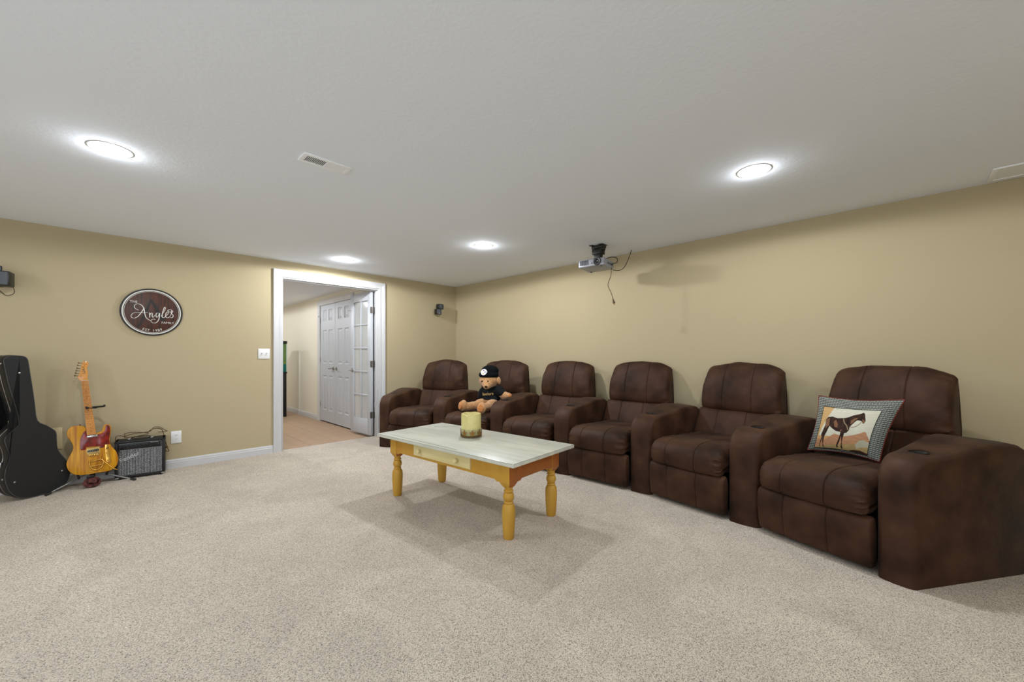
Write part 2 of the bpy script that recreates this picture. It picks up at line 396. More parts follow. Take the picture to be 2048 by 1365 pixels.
def panel_door(name, y0, y1, side, label):
    r = empty(name, (CX+.02, y0, 0), label); r['kind'] = 'structure'
    W_ = y1-y0; t = .035; zb, zt = ZF+.018, CZ-.004; xs = (.11, (W_-.085)/2, (W_+.085)/2, W_-.11)
    rows = ((.19, .80), (1.01, 1.60), (1.76, 1.955))
    bm = bmesh.new()
    addbox(bm, (0, xs[0]/2, (zb+zt)/2), (t, xs[0], zt-zb)); addbox(bm, (0, (W_+xs[3])/2, (zb+zt)/2), (t, W_-xs[3], zt-zb))
    addbox(bm, (0, W_/2, (zb+zt)/2), (t, xs[2]-xs[1], zt-zb))
    zz = [zb]+[z for r2 in rows for z in r2]+[zt]
    for k in range(0, 8, 2): 
        addbox(bm, (0, (xs[0]+xs[1])/2, (zz[k]+zz[k+1])/2), (t, xs[1]-xs[0], zz[k+1]-zz[k])); addbox(bm, (0, (xs[2]+xs[3])/2, (zz[k]+zz[k+1])/2), (t, xs[3]-xs[2], zz[k+1]-zz[k]))
    link('door_frame', frombm(bm), M['door'], r)
    for (a_, b_) in ((xs[0], xs[1]), (xs[2], xs[3])):
        for (z0, z1) in rows:
            bm = bmesh.new(); cy, cz, w_, h_ = (a_+b_)/2, (z0+z1)/2, b_-a_, z1-z0
            # sloped moulding down to a groove, then a raised field
            rings = [(0, -.0172), (.014, -.006), (.022, -.006), (.05, -.0150), (.052, -.0150)]
            vv = []
            for ins, x in rings:
                vv.append([bm.verts.new((x, cy+sy*(w_/2-ins), cz+sz*(h_/2-ins))) for sy, sz in ((-1,-1),(1,-1),(1,1),(-1,1))])
            for q in range(len(rings)-1):
                for i in range(4): bm.faces.new((vv[q][i], vv[q][(i+1) % 4], vv[q+1][(i+1) % 4], vv[q+1][i]))
            bm.faces.new(vv[-1]); link('door_panel', frombm(bm), M['door'], r)
    hy = W_-.06 if side > 0 else .06
    h = link('door_handle', tube_me([(-.02, hy, .93), (-.065, hy, .93), (-.07, hy-side*.02, .93), (-.066, hy-side*.10, .925)], .008), M['nickel'], r)
    link('rosette', revolve_me([(.001,0),(.028,0),(.026,.008),(.012,.012),(.001,.012)], 20), M['nickel'], h, (-.0175, hy, .93), (0, rad(-90), 0))
    ey = -.002 if side > 0 else W_+.002
    for z in (.28, 1.08, 1.78):
        hh = box('hinge', (-.017, ey, z), (.01, .022, .09), M['nickel'], r, .001)
    tube('hinge_stop', [(-.02, ey, 1.84), (-.05, ey-side*.03, 1.85), (-.06, ey+side*.05, 1.86)], .004, M['nickel'], r)
panel_door('door_2', CY1-.652, CY1-.002, -1, 'white six-panel closet door leaf nearer the black aquarium stand')
panel_door('door_3', CY0+.002, CY0+.652, 1, 'white six-panel closet door leaf partly behind the french door')
quad_slab('wall_closet', CX+.5, CX+.56, CY0-.2, CY1+.2, ZF, H2, M['wall2'])

# ---------------------------------------------------------------- ceiling fixtures
def can_light(x, y, label, seen=True, power=CAN_W, z=H):
    r = empty('recessed_light', (x, y, z), label, 'ceiling light', 'round recessed ceiling lights')
    v = revolve_me([(.0865,-.0008),(.088,-.0022),(.094,-.0018),(.097,0)], 48)
    bm = bmesh.new(); bm.from_mesh(v); bmesh.ops.delete(bm, geom=[f for f in bm.faces if len(f.verts) > 4], context='FACES_ONLY')
    link('trim_ring', frombm(bm, True), M['trim'], r)
    link('lens', revolve_me([(.001,-.011),(.03,-.0105),(.055,-.008),(.075,-.0045),(.0865,-.0015),(.0865,-.0008),(.001,-.0008)], 40), M['lens'], r)
    ld = D.lights.new('lamp', 'SPOT'); ld.spot_size = rad(178); ld.spot_blend = .13; ld.shadow_soft_size = .04; ld.energy = power; ld.color = LIGHT_COL
    lo = D.objects.new('lamp', ld); COL.objects.link(lo); lo.parent = r; lo.location = (0, 0, -.022)
    # the domed lens also throws some light sideways along the ceiling
    ld = D.lights.new('lamp_glow', 'POINT'); ld.shadow_soft_size = .02; ld.energy = power*GLOW; ld.color = LIGHT_COL
    lo = D.objects.new('lamp_glow', ld); COL.objects.link(lo); lo.parent = r; lo.location = (0, 0, -.027)
    return r
can_light(.014, 3.115, 'bright round recessed ceiling light above the guitar corner, left of the ceiling vent', power=CAN_W*.9)
can_light(2.79, .654, 'round recessed ceiling light above the recliner with the horse pillow', power=CAN_W*.8)
can_light(2.73, 3.095, 'round recessed ceiling light between the doorway and the projector', power=CAN_W*1.2)
can_light(1.987, 4.727, 'small-looking recessed ceiling light close to the doorway header', power=CAN_W*1.4)
for x, y, s in ((-2.7, 3.115, 'far left, beyond the guitar case'), (-2.7, .654, 'added fill left of the camera, near the screen wall'), (.014, .3, 'added fill almost straight above the camera'), (-1.2, -1.0, 'added fill behind the camera on the left'), (2.2, -1.0, 'added fill behind the camera on the right')):  # first lamp read from wall shadows; the others are added, unseen, for brightness
    can_light(x, y, 'recessed ceiling light out of the photo, '+s, power=CAN_W*(.7 if y > 3 else .5 if x > 2 else .2))
can_light(1.3, 7.6, 'recessed ceiling light in the hall beyond the doorway', power=ROOM2_W, z=H2)
can_light(1.3, 9.6, 'recessed ceiling light at the far end of the hall', power=ROOM2_W*.6, z=H2)

def register(name, x0, x1, y0, y1, label, slats, split, dm='duct'):
    cx, cy, w_, h_ = (x0+x1)/2, (y0+y1)/2, x1-x0, y1-y0; lx = w_ > h_
    r = empty(name, (cx, cy, H), label, 'air vent')
    b = .022; bm = bmesh.new()
    addbox(bm, (0, (h_-b)/2, -.004), (w_, b, .008), .002); addbox(bm, (0, -(h_-b)/2, -.004), (w_, b, .008), .002)
    addbox(bm, ((w_-b)/2, 0, -.004), (b, h_-2*b, .008), .001); addbox(bm, (-(w_-b)/2, 0, -.004), (b, h_-2*b, .008), .001)
    if split: addbox(bm, (0, 0, -.004), (.008, h_-2*b, .007), .001)
    link('frame', frombm(bm, True), M['vent'], r)
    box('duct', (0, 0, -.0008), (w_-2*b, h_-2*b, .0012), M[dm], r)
    L_ = (w_ if lx else h_)-2*b; me = None
    for i in range(slats):
        q = -L_/2+(i+.5)*L_/slats
        ang = rad(55 if (q < 0) else -60) if split else rad(80)
        if me is None or i == slats//2:
            bm = bmesh.new(); sz = (.0012, h_-2*b, .0085) if lx else (w_-2*b, .0012, .0125)
            addbox(bm, (0,0,0), sz, 0, Matrix.Rotation(ang, 4, 'Y' if lx else 'X')); me = frombm(bm); me.materials.append(M['vent'])
        link('slat', me, None, r, (q, 0, -.0045) if lx else (0, q, -.0045))
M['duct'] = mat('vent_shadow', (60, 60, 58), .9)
register('ceiling_vent', .772, 1.042, 2.377, 2.494, 'white louvred supply vent in the ceiling, near the left recessed light', 26, True)
register('return_vent', 3.777, 4.025, -1.1, -.39, 'large flat return vent in the ceiling at the right edge of the photo', 60, False, 'vent')

# ---------------------------------------------------------------- recliners
PITCH = .797
CH = {1: ((2.586, 4.297), -25), 2: ((2.849, 3.545), -15.6), 3: ((3.016, 2.766), -8.6), 4: ((3.094, 1.973), -2.6), 5: ((3.073, 1.181), 9.5), 6: ((2.915, .395), 19)}
def dirs(i):
    t = rad(CH[i][1]); return Vector((math.cos(t), -math.sin(t))), Vector((math.sin(t), math.cos(t))), Vector(CH[i][0])
def cl(i, y, s, z):
    d, u, c = dirs(i); p = c+d*y-u*s; return Vector((p.x, p.y, z))
def prof_smooth(P, n=5): return [(p.x, p.y) for p in catmull([(a_, b_, 0) for a_, b_ in P], n, True)]
def cushion(prof, hw, rr=.03, seams=(), pleat=0, seed=0, deform=None, crown=0, wob=.004):
    n = len(prof); P = [Vector(p) for p in prof]
    area = sum(P[i].x*P[(i+1) % n].y-P[(i+1) % n].x*P[i].y for i in range(n)); sg = 1 if area > 0 else -1
    nr = []
    for i in range(n):
        t = (P[(i+1) % n]-P[i-1]).normalized(); nr.append(Vector((t.y, -t.x))*sg)
    cc = sum(P, Vector((0, 0)))/n
    acc = [0]
    for i in range(n-1): acc.append(acc[-1]+(P[i+1]-P[i]).length)
    st = set()
    for k in range(7):
        a_ = k/6*math.pi/2; st.add(round(hw-rr*(1-math.sin(a_)) , 5)); 
    xs = sorted(st); xs = [-x for x in xs[::-1]]
    inner = hw-rr; m = 16
    xs += [-inner+2*inner*k/m for k in range(1, m)]+sorted(st)
    for s in seams: xs += [s-.012, s-.006, s-.0025, s, s+.0025, s+.006, s+.012]
    if pleat: xs += [sg_*(inner-q) for sg_ in (-1, 1) for q in (.012, .03, .05, .075)]
    xs = sorted(set(round(x, 5) for x in xs)); v = []; f = []
    for x in xs:
        e = abs(x)-(hw-rr); ins = 0
        if e > 0: ins = rr*(1-math.sqrt(max(0, 1-(e/rr)**2)))
        for s in seams: ins += .006*math.exp(-((x-s)/.0035)**2)
        cr = crown*(1-(x/hw)**2)
        for i in range(n):
            q = ins-cr*max(0, 1)
            if pleat:
                g = math.exp(-((hw-abs(x))/.05)**2)
                ph = acc[i]*2*math.pi/.021+1.7*math.sin(acc[i]*31+seed)
                q += pleat*g*(1 if x > 0 else .35)*(.5+.5*math.sin(ph))*(1 if P[i].y > cc.y-.06 or P[i].x < cc.x else .3)
            p = P[i]-nr[i]*q
            wv = noise.noise(Vector((x*5+seed*3.1, p.x*5, p.y*5)))*wob+noise.noise(Vector((x*14+seed, p.x*12, p.y*12)))*wob*.4
            p = p+nr[i]*wv
            co = Vector((x, p.x, p.y))
            v.append(deform(co) if deform else co)
    k = len(xs)
    for j in range(k-1):
        for i in range(n):
            l = (i+1) % n; f.append((j*n+i, j*n+l, (j+1)*n+l, (j+1)*n+i))
    for j, x in ((0, -hw), (k-1, hw)):
        c0 = len(v); v.append(sum((Vector(v[j*n+i]) for i in range(n)), Vector())/n)
        for i in range(n): f.append((j*n+i, j*n+(i+1) % n, c0))
    return mesh(v, f, True, 75)
SEAT = prof_smooth([(-.047,.365),(-.035,.43),(.02,.474),(.12,.487),(.3,.48),(.5,.47),(.66,.462),(.70,.40),(.68,.31),(.4,.300),(.1,.296),(.0,.298),(-.036,.315)], 5)
FOOT = prof_smooth([(-.006,.04),(-.022,.12),(-.03,.2),(-.022,.27),(.0,.293),(.04,.29),(.06,.2),(.055,.1),(.05,.03),(.012,.025)], 5)
LUMB = prof_smooth([(.60,.44),(.625,.52),(.665,.60),(.70,.665),(.76,.67),(.82,.6),(.82,.45),(.7,.42)], 4)
BACK = prof_smooth([(.725,.665),(.70,.72),(.702,.82),(.735,.93),(.785,1.01),(.83,1.045),(.87,1.03),(.885,.95),(.87,.8),(.86,.665),(.80,.645)], 5)
def arch(co):
    t = max(0, min(1, (co.z-.70)/.33)); x = abs(co.x)/.31
    z = co.z+t*t*(.036*(1-x**2.4)-.010*max(0, (x-.80)/.20)**2)+.006*t*noise.noise(Vector((co.x*9, co.z*9, 4)))
    return Vector((co.x*(1-.03*t+.015*(1-t)), co.y+.01*(1-x*x)*-1*(1-t), z))
def arm_me(i, j, ins=0.0, outer=None, front=.016):
    """arm between recliner i (its right side) and recliner j (its left side) as a wedge; outer = end arm flare in degrees"""
    def PL(y):
        if i: d, u, c = dirs(i); return c+d*y-u*.312
        d, u, c = dirs(j); t = rad(CH[j][1]-outer); dd = Vector((math.cos(t), -math.sin(t))); return c+u*(.312+.15)+d*front+dd*(y-front)
    def PR(y):
        if j: d, u, c = dirs(j); return c+d*y+u*.312
        d, u, c = dirs(i); t = rad(CH[i][1]+outer); dd = Vector((math.cos(t), -math.sin(t))); return c-u*(.312+.145)+d*front+dd*(y-front)
    path = [(front,0.0),(front,.12),(front,.3),(front,.42),(front+.0,.50)]
    R = .13
    for k in range(1, 9): a_ = k/8*math.pi/2; path.append((front+R*(1-math.cos(a_)), .508+R*1.02*math.sin(a_)))
    path += [(front+.2,.645),(front+.3,.655),(front+.42,.672),(front+.54,.688),(front+.66,.692),(front+.73,.680),(front+.78,.655),(front+.815,.61),(front+.83,.55),(front+.83,.3),(front+.83,0.0)]
    n = len(path); v = []; f = []; r = .022
    lat = [(0, r), (.006, .012), (.014, .004), (r+.004, 0), (.05, -.003), None, (-.05, -.003), (-(r+.004), 0), (-.014, .004), (-.006, .012), (0, r)]
    for q, (y, z) in enumerate(path):
        a0 = Vector(path[max(q-1, 0)]); a1 = Vector(path[min(q+1, n-1)]); t = (a1-a0).normalized(); nm = Vector((-t.y, t.x))
        for li, lt in enumerate(lat):
            insn = lt[1] if lt else -.006
            if z < .05: insn *= 1
            yy = y-nm.x*insn; zz = max(0, z-nm.y*insn) if z > 0 else 0
            A, B = PL(yy), PR(yy); W_ = (B-A).length; dr = (B-A)/W_
            if lt is None: p = (A+B)/2
            elif li < 5: p = A+dr*lt[0]
            else: p = B+dr*lt[0]
            wv = .003*noise.noise(Vector((p.x*6, p.y*6, zz*6)))
            v.append(Vector((p.x+wv, p.y+wv, zz+(wv if zz > .1 else 0))))
    m = len(lat)
    for q in range(n-1):
        for k in range(m-1): f.append((q*m+k, q*m+k+1, (q+1)*m+k+1, (q+1)*m+k))
    f.append(tuple(q*m for q in range(n))); f.append(tuple(q*m+m-1 for q in range(n))[::-1])
    f.append(tuple(range(m))[::-1]) ; f.append(tuple((n-1)*m+k for k in range(m)))
    return mesh(v, f, True, 38), PL, PR
CLAB = {1: 'empty brown suede recliner at the doorway end of the row',
        2: 'brown suede recliner with the dressed teddy bear sitting on it',
        3: 'empty brown suede recliner just right of the teddy bear, behind the candle',
        4: 'brown suede recliner behind the right end of the coffee table',
        5: 'empty brown suede recliner next to the one holding the horse pillow',
        6: 'brown suede recliner nearest the camera with the horse pillow on its seat'}
def recliner(i):
    d, u, c = dirs(i); loc = Vector((c.x, c.y, 0)); rz = math.atan2(-u.y, -u.x)
    r = empty('recliner', loc, CLAB[i], 'recliner', 'row of brown home theatre recliners', rotz=rz)
    inv = (Matrix.Translation(loc) @ Matrix.Rotation(rz, 4, 'Z')).inverted()
    S = M['suede']; sm = (-.14, .095); bs = (-.125, .115); dx = {6: .048, 1: .018}.get(i, .032); SHY = lambda P: [(y+.055, z) for y, z in P]
    mv = Matrix.Translation((dx, 0, 0))
    link('seat_cushion', cushion([(y+.05*max(0, (y-.4)/.3), z) for y, z in SEAT], .282, .036, sm, .024, i*1.3, crown=.008), S, r)
    link('footrest', cushion(FOOT, .298, .018, sm, 0, i*2.1), S, r)
    link('lumbar_cushion', cushion(SHY(LUMB), .305, .02, bs, .003, i*3.7), S, r)
    link('back_cushion', cushion(SHY(BACK), .322, .036, bs, .016, i*.9, deform=lambda co: mv @ arch(co), crown=.006, wob=.010), S, r)
    SH = prof_smooth([(.885,.5),(.89,.75),(.90,.95),(.915,1.02),(.935,1.03),(.958,.95),(.962,.7),(.962,.3),(.93,.25),(.89,.3)], 4)
    link('back_shell', cushion(SH, .314, .02, (), 0, i, deform=lambda co: mv @ arch(co)), S, r)
    boxes('base_frame', [((0, .36, .15), (.54, .56, .22)), ((0, .70, .2), (.54, .12, .3))], M['darkfab'], r, .004)
    def arm(a_, b_, **k):
        me, PL, PR = arm_me(a_, b_, **k)
        me.transform(inv); ar = link('arm', me, S, r)
        if a_ or b_ != 1:
            yc = .03+.175; cc = (PL(yc)+PR(yc))/2; cl_ = inv @ Vector((cc.x, cc.y, .645))
            cu = D.objects.new('cutter', revolve_me([(.041,-.07),(.041,.06)], 40)); COL.objects.link(cu); cu.location = (r.matrix_basis @ cl_)
            tmp = D.objects.new('tmp', me); COL.objects.link(tmp); tmp.matrix_basis = r.matrix_basis
            md = tmp.modifiers.new('b', 'BOOLEAN'); md.object = cu; md.operation = 'DIFFERENCE'; md.solver = 'EXACT'
            me2 = baked(tmp); D.objects.remove(tmp); D.objects.remove(cu)
            me2.set_sharp_from_angle(angle=rad(38)); ar.data = me2
            me2.materials.clear(); me2.materials.append(S)
            link('cup_holder', revolve_me([(.001,-.066),(.036,-.066),(.0395,-.06),(.0395,-.0),(.043,.006),(.046,.0045),(.0405,-.002),(.0405,-.068),(.001,-.068)], 36), M['cup'], ar, cl_)
        return ar
    if i == 1: arm(None, 1, outer=12)
    else: arm(i-1, i)
    if i == 6: arm(6, None, outer=15, front=.0)
    return r
for i in range(1, 7): recliner(i)

# ---------------------------------------------------------------- coffee table
def coffee_table():
    r = empty('coffee_table', (1.965, 2.395, 0), 'low rectangular coffee table with whitewashed top and yellow turned legs', 'coffee table', rotz=rad(4.6))
    bm = bmesh.new(); addbox(bm, (0, 0, .4975), (.69, 1.46, .024), .003)
    top = link('tabletop', frombm(bm, True), M['topw'], r); top['label'] = 'whitewashed wooden tabletop with worn edges'
    # worn scratches and edge lines: thin chips proud of the wood
    for s_ in (-1, 1):
        link('worn_line', tube_me([(s_*.3445, -.725, .5085), (s_*.3445, .725, .5085)], .0011, 6, 0), M['wear'], top); link('worn_line', tube_me([(-.34, s_*.7295, .5085), (.34, s_*.7295, .5085)], .0011, 6, 0), M['wear'], top)
    for a_, b_ in (((-.30, .60), (-.31, -.2)), ((.16, .62), (.22, .50))):
        p0, p1 = Vector((*a_, .5098)), Vector((*b_, .5098)); link('worn_line', tube_me([p0, p1], .0012, 6, 0), M['wear'], top)
    ax, ay = .275, .64
    zt = .4855; zb = .366
    def apron(p0, p1, th, ht=.112):
        pass
    def apron_me(L_, th):
        # straight apron with shaped brackets going down beside the posts
        out = [(-L_/2, zt), (L_/2, zt), (L_/2, zb-.012), (L_/2-.085, zb-.012), (L_/2-.10, zb), (-L_/2+.10, zb), (-L_/2+.085, zb-.012), (-L_/2, zb-.012)]
        return prism_me(out, th, .0015)
    pw = .082
    for s in (-1, 1):
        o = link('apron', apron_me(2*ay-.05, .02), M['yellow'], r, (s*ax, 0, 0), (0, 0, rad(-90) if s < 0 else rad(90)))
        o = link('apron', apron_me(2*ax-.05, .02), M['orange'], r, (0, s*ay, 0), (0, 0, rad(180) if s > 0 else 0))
    prof = [(.001,0),(.030,0),(.034,.008),(.038,.06),(.0415,.12),(.0425,.17),(.040,.200),(.033,.214),(.027,.219),(.029,.224),(.031,.228),(.028,.232),(.024,.236),(.030,.243),(.0345,.254),(.0355,.264),(.034,.275),(.029,.285),(.024,.290),(.026,.294),(.031,.298),(.031,.303),(.025,.308),(.026,.316),(.032,.328),(.001,.329)]
    lm = revolve_me(prof, 28)
    for sx in (-1, 1):
        for sy in (-1, 1):
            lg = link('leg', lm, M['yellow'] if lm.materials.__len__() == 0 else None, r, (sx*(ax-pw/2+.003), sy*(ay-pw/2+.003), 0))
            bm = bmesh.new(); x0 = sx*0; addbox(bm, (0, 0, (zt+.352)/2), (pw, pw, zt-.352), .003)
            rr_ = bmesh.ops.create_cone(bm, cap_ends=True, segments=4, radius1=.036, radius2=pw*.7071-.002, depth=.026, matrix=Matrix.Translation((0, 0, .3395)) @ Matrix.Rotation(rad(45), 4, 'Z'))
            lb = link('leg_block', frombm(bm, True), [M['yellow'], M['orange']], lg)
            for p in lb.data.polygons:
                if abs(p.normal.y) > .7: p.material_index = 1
    dr = box('drawer', (-ax-.004, .005, .430), (.018, .62, .086), M['cream'], r, .003); dr['label'] = 'pale cream drawer front with two round knobs'
    for s in (-1, 1):
        link('knob', revolve_me([(.001,0),(.009,0),(.008,.008),(.015,.015),(.017,.022),(.013,.030),(.001,.032)], 20), M['cream'], dr, (-.009, s*.205+.02, .0), (0, rad(-90), 0))
coffee_table()
def candle():
    r = empty('pillar_candle', (2.033, 2.453, .5105), 'thick pale yellow pillar candle in a star-banded glass holder on the coffee table', 'candle')
    v = []; f = []; n = 64
    prof = [(.001,.012),(.074,.012),(.077,.02),(.078,.17),(.0765,.182),(.071,.184),(.068,.175),(.06,.16),(.03,.154),(.001,.154)]
    for rr_, z in prof:
        for i in range(n):
            a_ = 2*math.pi*i/n; k = rr_; zz = z
            if z > .165: zz += -.012*math.exp(-((a_-3.6)/.25)**2)-.010*math.exp(-((a_-4.3)/.12)**2)+.002*math.sin(5*a_)
            v.append((k*math.cos(a_), k*math.sin(a_), zz))
    for q in range(len(prof)-1):
        for i in range(n): f.append((q*n+i, q*n+(i+1) % n, (q+1)*n+(i+1) % n, (q+1)*n+i))
    link('wax', mesh(v, f, True, 50), M['wax'], r)
    for k in range(3):
        a_ = 2*math.pi*k/3; cyl('wick', (.025*math.cos(a_), .025*math.sin(a_), .152), (.026*math.cos(a_), .027*math.sin(a_), .166), .0015, M['black'], r, 6)
    h = link('glass_holder', revolve_me([(.001,0),(.076,0),(.083,.004),(.084,.012),(.0845,.062),(.083,.063),(.0815,.014),(.078,.008),(.001,.007)], 56), M['glass'], r)
    n = 8
    for k in range(n):
        a_ = 2*math.pi*k/n+.2; pts = []
        for j in range(10):
            rr_ = (.029 if j % 2 == 0 else .012); b_ = math.pi/2+j*math.pi/5; pts.append((rr_*math.cos(b_), .034+rr_*math.sin(b_)))
        me = prism_me(pts, .0018); 
        for vv in me.vertices:
            rad_ = .0862-vv.co.y; th_ = vv.co.x/.086; vv.co = Vector((rad_*math.cos(a_+th_), rad_*math.sin(a_+th_), vv.co.z))
        link('star', me, M['star'], h)
    link('metal_band', revolve_me([(.0855,.006),(.0865,.006),(.0865,.009),(.0855,.009)], 48), M['star'], h)
candle()

# ---------------------------------------------------------------- horse pillow
HORSE=[(0.746,0.926),(0.775,0.89),(0.828,0.737),(0.823,0.676),(0.798,0.672),(0.769,0.72),(0.716,0.735),(0.685,0.73),(0.649,0.662),(0.604,0.568),(0.606,0.483),(0.574,0.421),(0.537,0.406),(0.524,0.262),(0.531,0.14),(0.55,0.053),(0.573,0.045),(0.536,0.034),(0.515,0.074),(0.514,0.197),(0.488,0.332),(0.475,0.188),(0.455,0.104),(0.472,0.054),(0.443,0.054),(0.427,0.097),(0.448,0.228),(0.464,0.343),(0.462,0.422),(0.367,0.435),(0.289,0.485),(0.22,0.539),(0.197,0.417),(0.163,0.276),(0.17,0.111),(0.198,0.044),(0.235,0.046),(0.18,0.031),(0.158,0.108),(0.129,0.235),(0.114,0.097),(0.123,0.024),(0.099,0.06),(0.102,0.194),(0.11,0.281),(0.087,0.31),(0.105,0.433),(0.129,0.558),(0.108,0.675),(0.144,0.75),(0.231,0.771),(0.333,0.742),(0.45,0.759),(0.538,0.796),(0.599,0.844),(0.682,0.879),(0.727,0.908)]
HPATCH=[[(0.282,0.651),(0.313,0.706),(0.373,0.599),(0.382,0.519),(0.321,0.524)],[(0.59,0.715),(0.648,0.787),(0.69,0.793),(0.637,0.675),(0.599,0.622)],[(0.446,0.466),(0.472,0.495),(0.477,0.441),(0.455,0.436)],[(0.764,0.773),(0.818,0.736),(0.823,0.676),(0.792,0.686)],[(0.114,0.676),(0.184,0.738),(0.206,0.554),(0.151,0.476)]]
HLINES=[[(0.447,0.734),(0.484,0.65),(0.547,0.581),(0.584,0.494)],[(0.771,0.697),(0.727,0.613),(0.668,0.564),(0.604,0.56)],[(0.705,0.858),(0.726,0.798),(0.71,0.749)]]
HILL=[(-0.018,0.236),(0.183,0.214),(0.351,0.366),(0.539,0.328),(0.686,0.377),(0.803,0.44),(0.868,0.491),(0.897,0.482),(0.974,0.342),(1.003,0.264),(0.802,0.211),(0.492,0.13),(0.009,0.036)]
ROCK=[(0.764,0.187),(0.825,0.29),(0.901,0.309),(0.988,0.275),(0.996,0.178),(0.858,0.14),(0.793,0.092)]
DARK=[(0.616,-0.003),(0.746,0.057),(0.863,0.07),(0.988,0.038),(0.99,0.011),(0.87,-0.006),(0.719,0.013)]
TREE=[(-0.005,0.981),(0.23,1.003),(0.123,0.712),(0.079,0.532),(0.026,0.211),(-0.002,0.016),(-0.013,0.516)]
def inpoly(x, y, P):
    c = False; n = len(P)
    for i in range(n):
        x0, y0 = P[i]; x1, y1 = P[i-1]
        if (y0 > y) != (y1 > y) and x < (x1-x0)*(y-y0)/(y1-y0)+x0: c = not c
    return c
def segd(x, y, L_):
    m = 9
    for (x0, y0), (x1, y1) in zip(L_, L_[1:]):
        dx, dy = x1-x0, y1-y0; t = max(0, min(1, ((x-x0)*dx+(y-y0)*dy)/(dx*dx+dy*dy+1e-9))); m = min(m, math.hypot((x-x0-t*dx), (y-y0-t*dy)*.8))
    return m
def pillow_print(u, v, up, vp):
    """u, v on the whole pillow (v up); returns sRGB"""
    x0, x1, z0, z1 = .095, .85, .035, .82
    if x0 < u < x1 and z0 < v < z1:
        a_ = (u-x0)/(x1-x0); b_ = (v-z0)/(z1-z0)
        if min(a_, 1-a_) < .014 or min(b_, 1-b_) < .018: return (44, 40, 36)
        nz = noise.noise(Vector((a_*9, b_*30, 3)))*7
        if inpoly(a_, b_, HORSE):
            for L_ in HLINES[:1]:
                if segd(a_, b_, L_) < .008: return (150, 132, 104)
            for P in HPATCH:
                if inpoly(a_, b_, P): return (128+nz, 92+nz, 68+nz)
            q = noise.noise(Vector((a_*14, b_*10, 7)))*22; return (58+q, 42+q*.8, 36+q*.7)
        for L_ in HLINES[1:]:
            if segd(a_, b_, L_) < .006: return (120, 92, 70)
        if inpoly(a_, b_, DARK): return (62, 36, 26)
        if inpoly(a_, b_, ROCK): return (176+nz, 172+nz, 150+nz)
        if inpoly(a_, b_, HILL): return (182+2*nz, 134+2*nz, 100+nz)
        if b_ < .19 or (b_ < .22 and a_ > .5): return (168+2*nz, 144+2*nz, 96+nz)
        if inpoly(a_, b_, TREE): return (196+nz, 160+nz, 108+nz)
        if b_ < .30 : return (196+nz, 152+nz, 104+nz)
        return (206+nz, 204+nz, 186+nz) if b_ > .3 else (190, 160, 110)
    # houndstooth-like checks
    iv = int(vp*64+.4*math.sin(up*14)); iu = int(up*84+(.5 if iv % 4 < 2 else 0))
    if iv % 2: return (58, 62, 58) if iu % 2 else (92, 95, 90)
    return (158, 162, 153) if iu % 3 else (118, 122, 115)
def pillow():
    BL, BR, TL, TR = Vector((3.475,.482,.487)), Vector((3.384,.105,.490)), Vector((3.545,.425,.868)), Vector((3.452,-.008,.880))
    c = (BL+BR+TL+TR)/4; base = Vector(((BL.x+BR.x)/2, (BL.y+BR.y)/2, .487))
    r = empty('horse_pillow', base, 'rectangular throw pillow with a woven picture of a dark standing horse and checked border', 'pillow')
    nrm = (BR-BL).cross(TL-BL).normalized()   # towards the room
    if nrm.x > 0: nrm = -nrm
    def P(u, v, side):
        # concave edges between the pulled corners
        uu = u+.045*math.sin(math.pi*v)*(1-2*u)*(.9); vv = v+.05*math.sin(math.pi*u)*(1-2*v)
        p = BL*(1-uu)*(1-vv)+BR*uu*(1-vv)+TL*(1-uu)*vv+TR*uu*vv
        b = (max(0, math.sin(math.pi*u))*max(0, math.sin(math.pi*v)))**.5
        th = .062*b+.004*noise.noise(Vector((u*5, v*4, side)))*b
        return p+nrm*th*side-base
    def side_me(nu, nv, side, col):
        v_ = []; f = []; cs = []
        for j in range(nv+1):
            for i in range(nu+1):
                u, v = i/nu, j/nv; v_.append(P(u, v, side)); 
                if col: cs.append((*lin(tuple(max(0, min(255, q)) for q in pillow_print(u, v, u, v))), 1))
        for j in range(nv):
            for i in range(nu): k = j*(nu+1)+i; f.append((k, k+1, k+nu+2, k+nu+1))
        me = mesh(v_, f, True, 180)
        if col:
            at = me.color_attributes.new('print', 'FLOAT_COLOR', 'POINT')
            for k, q in enumerate(cs): at.data[k].color = q
        return me
    link('printed_front', side_me(330, 250, 1, True), M['print'], r)
    link('back', side_me(30, 24, -1, False), M['maroon'], r)
    E_ = [P(i/20, 0, 0) for i in range(20)]+[P(1, i/16, 0) for i in range(16)]+[P(1-i/20, 1, 0) for i in range(20)]+[P(0, 1-i/16, 0) for i in range(16)]
    tube('piping', E_, .0035, M['maroon'], r, seg=6, sm=2, closed=True)
M['maroon'] = mat('maroon_piping', (120, 40, 34), .7)
pillow()

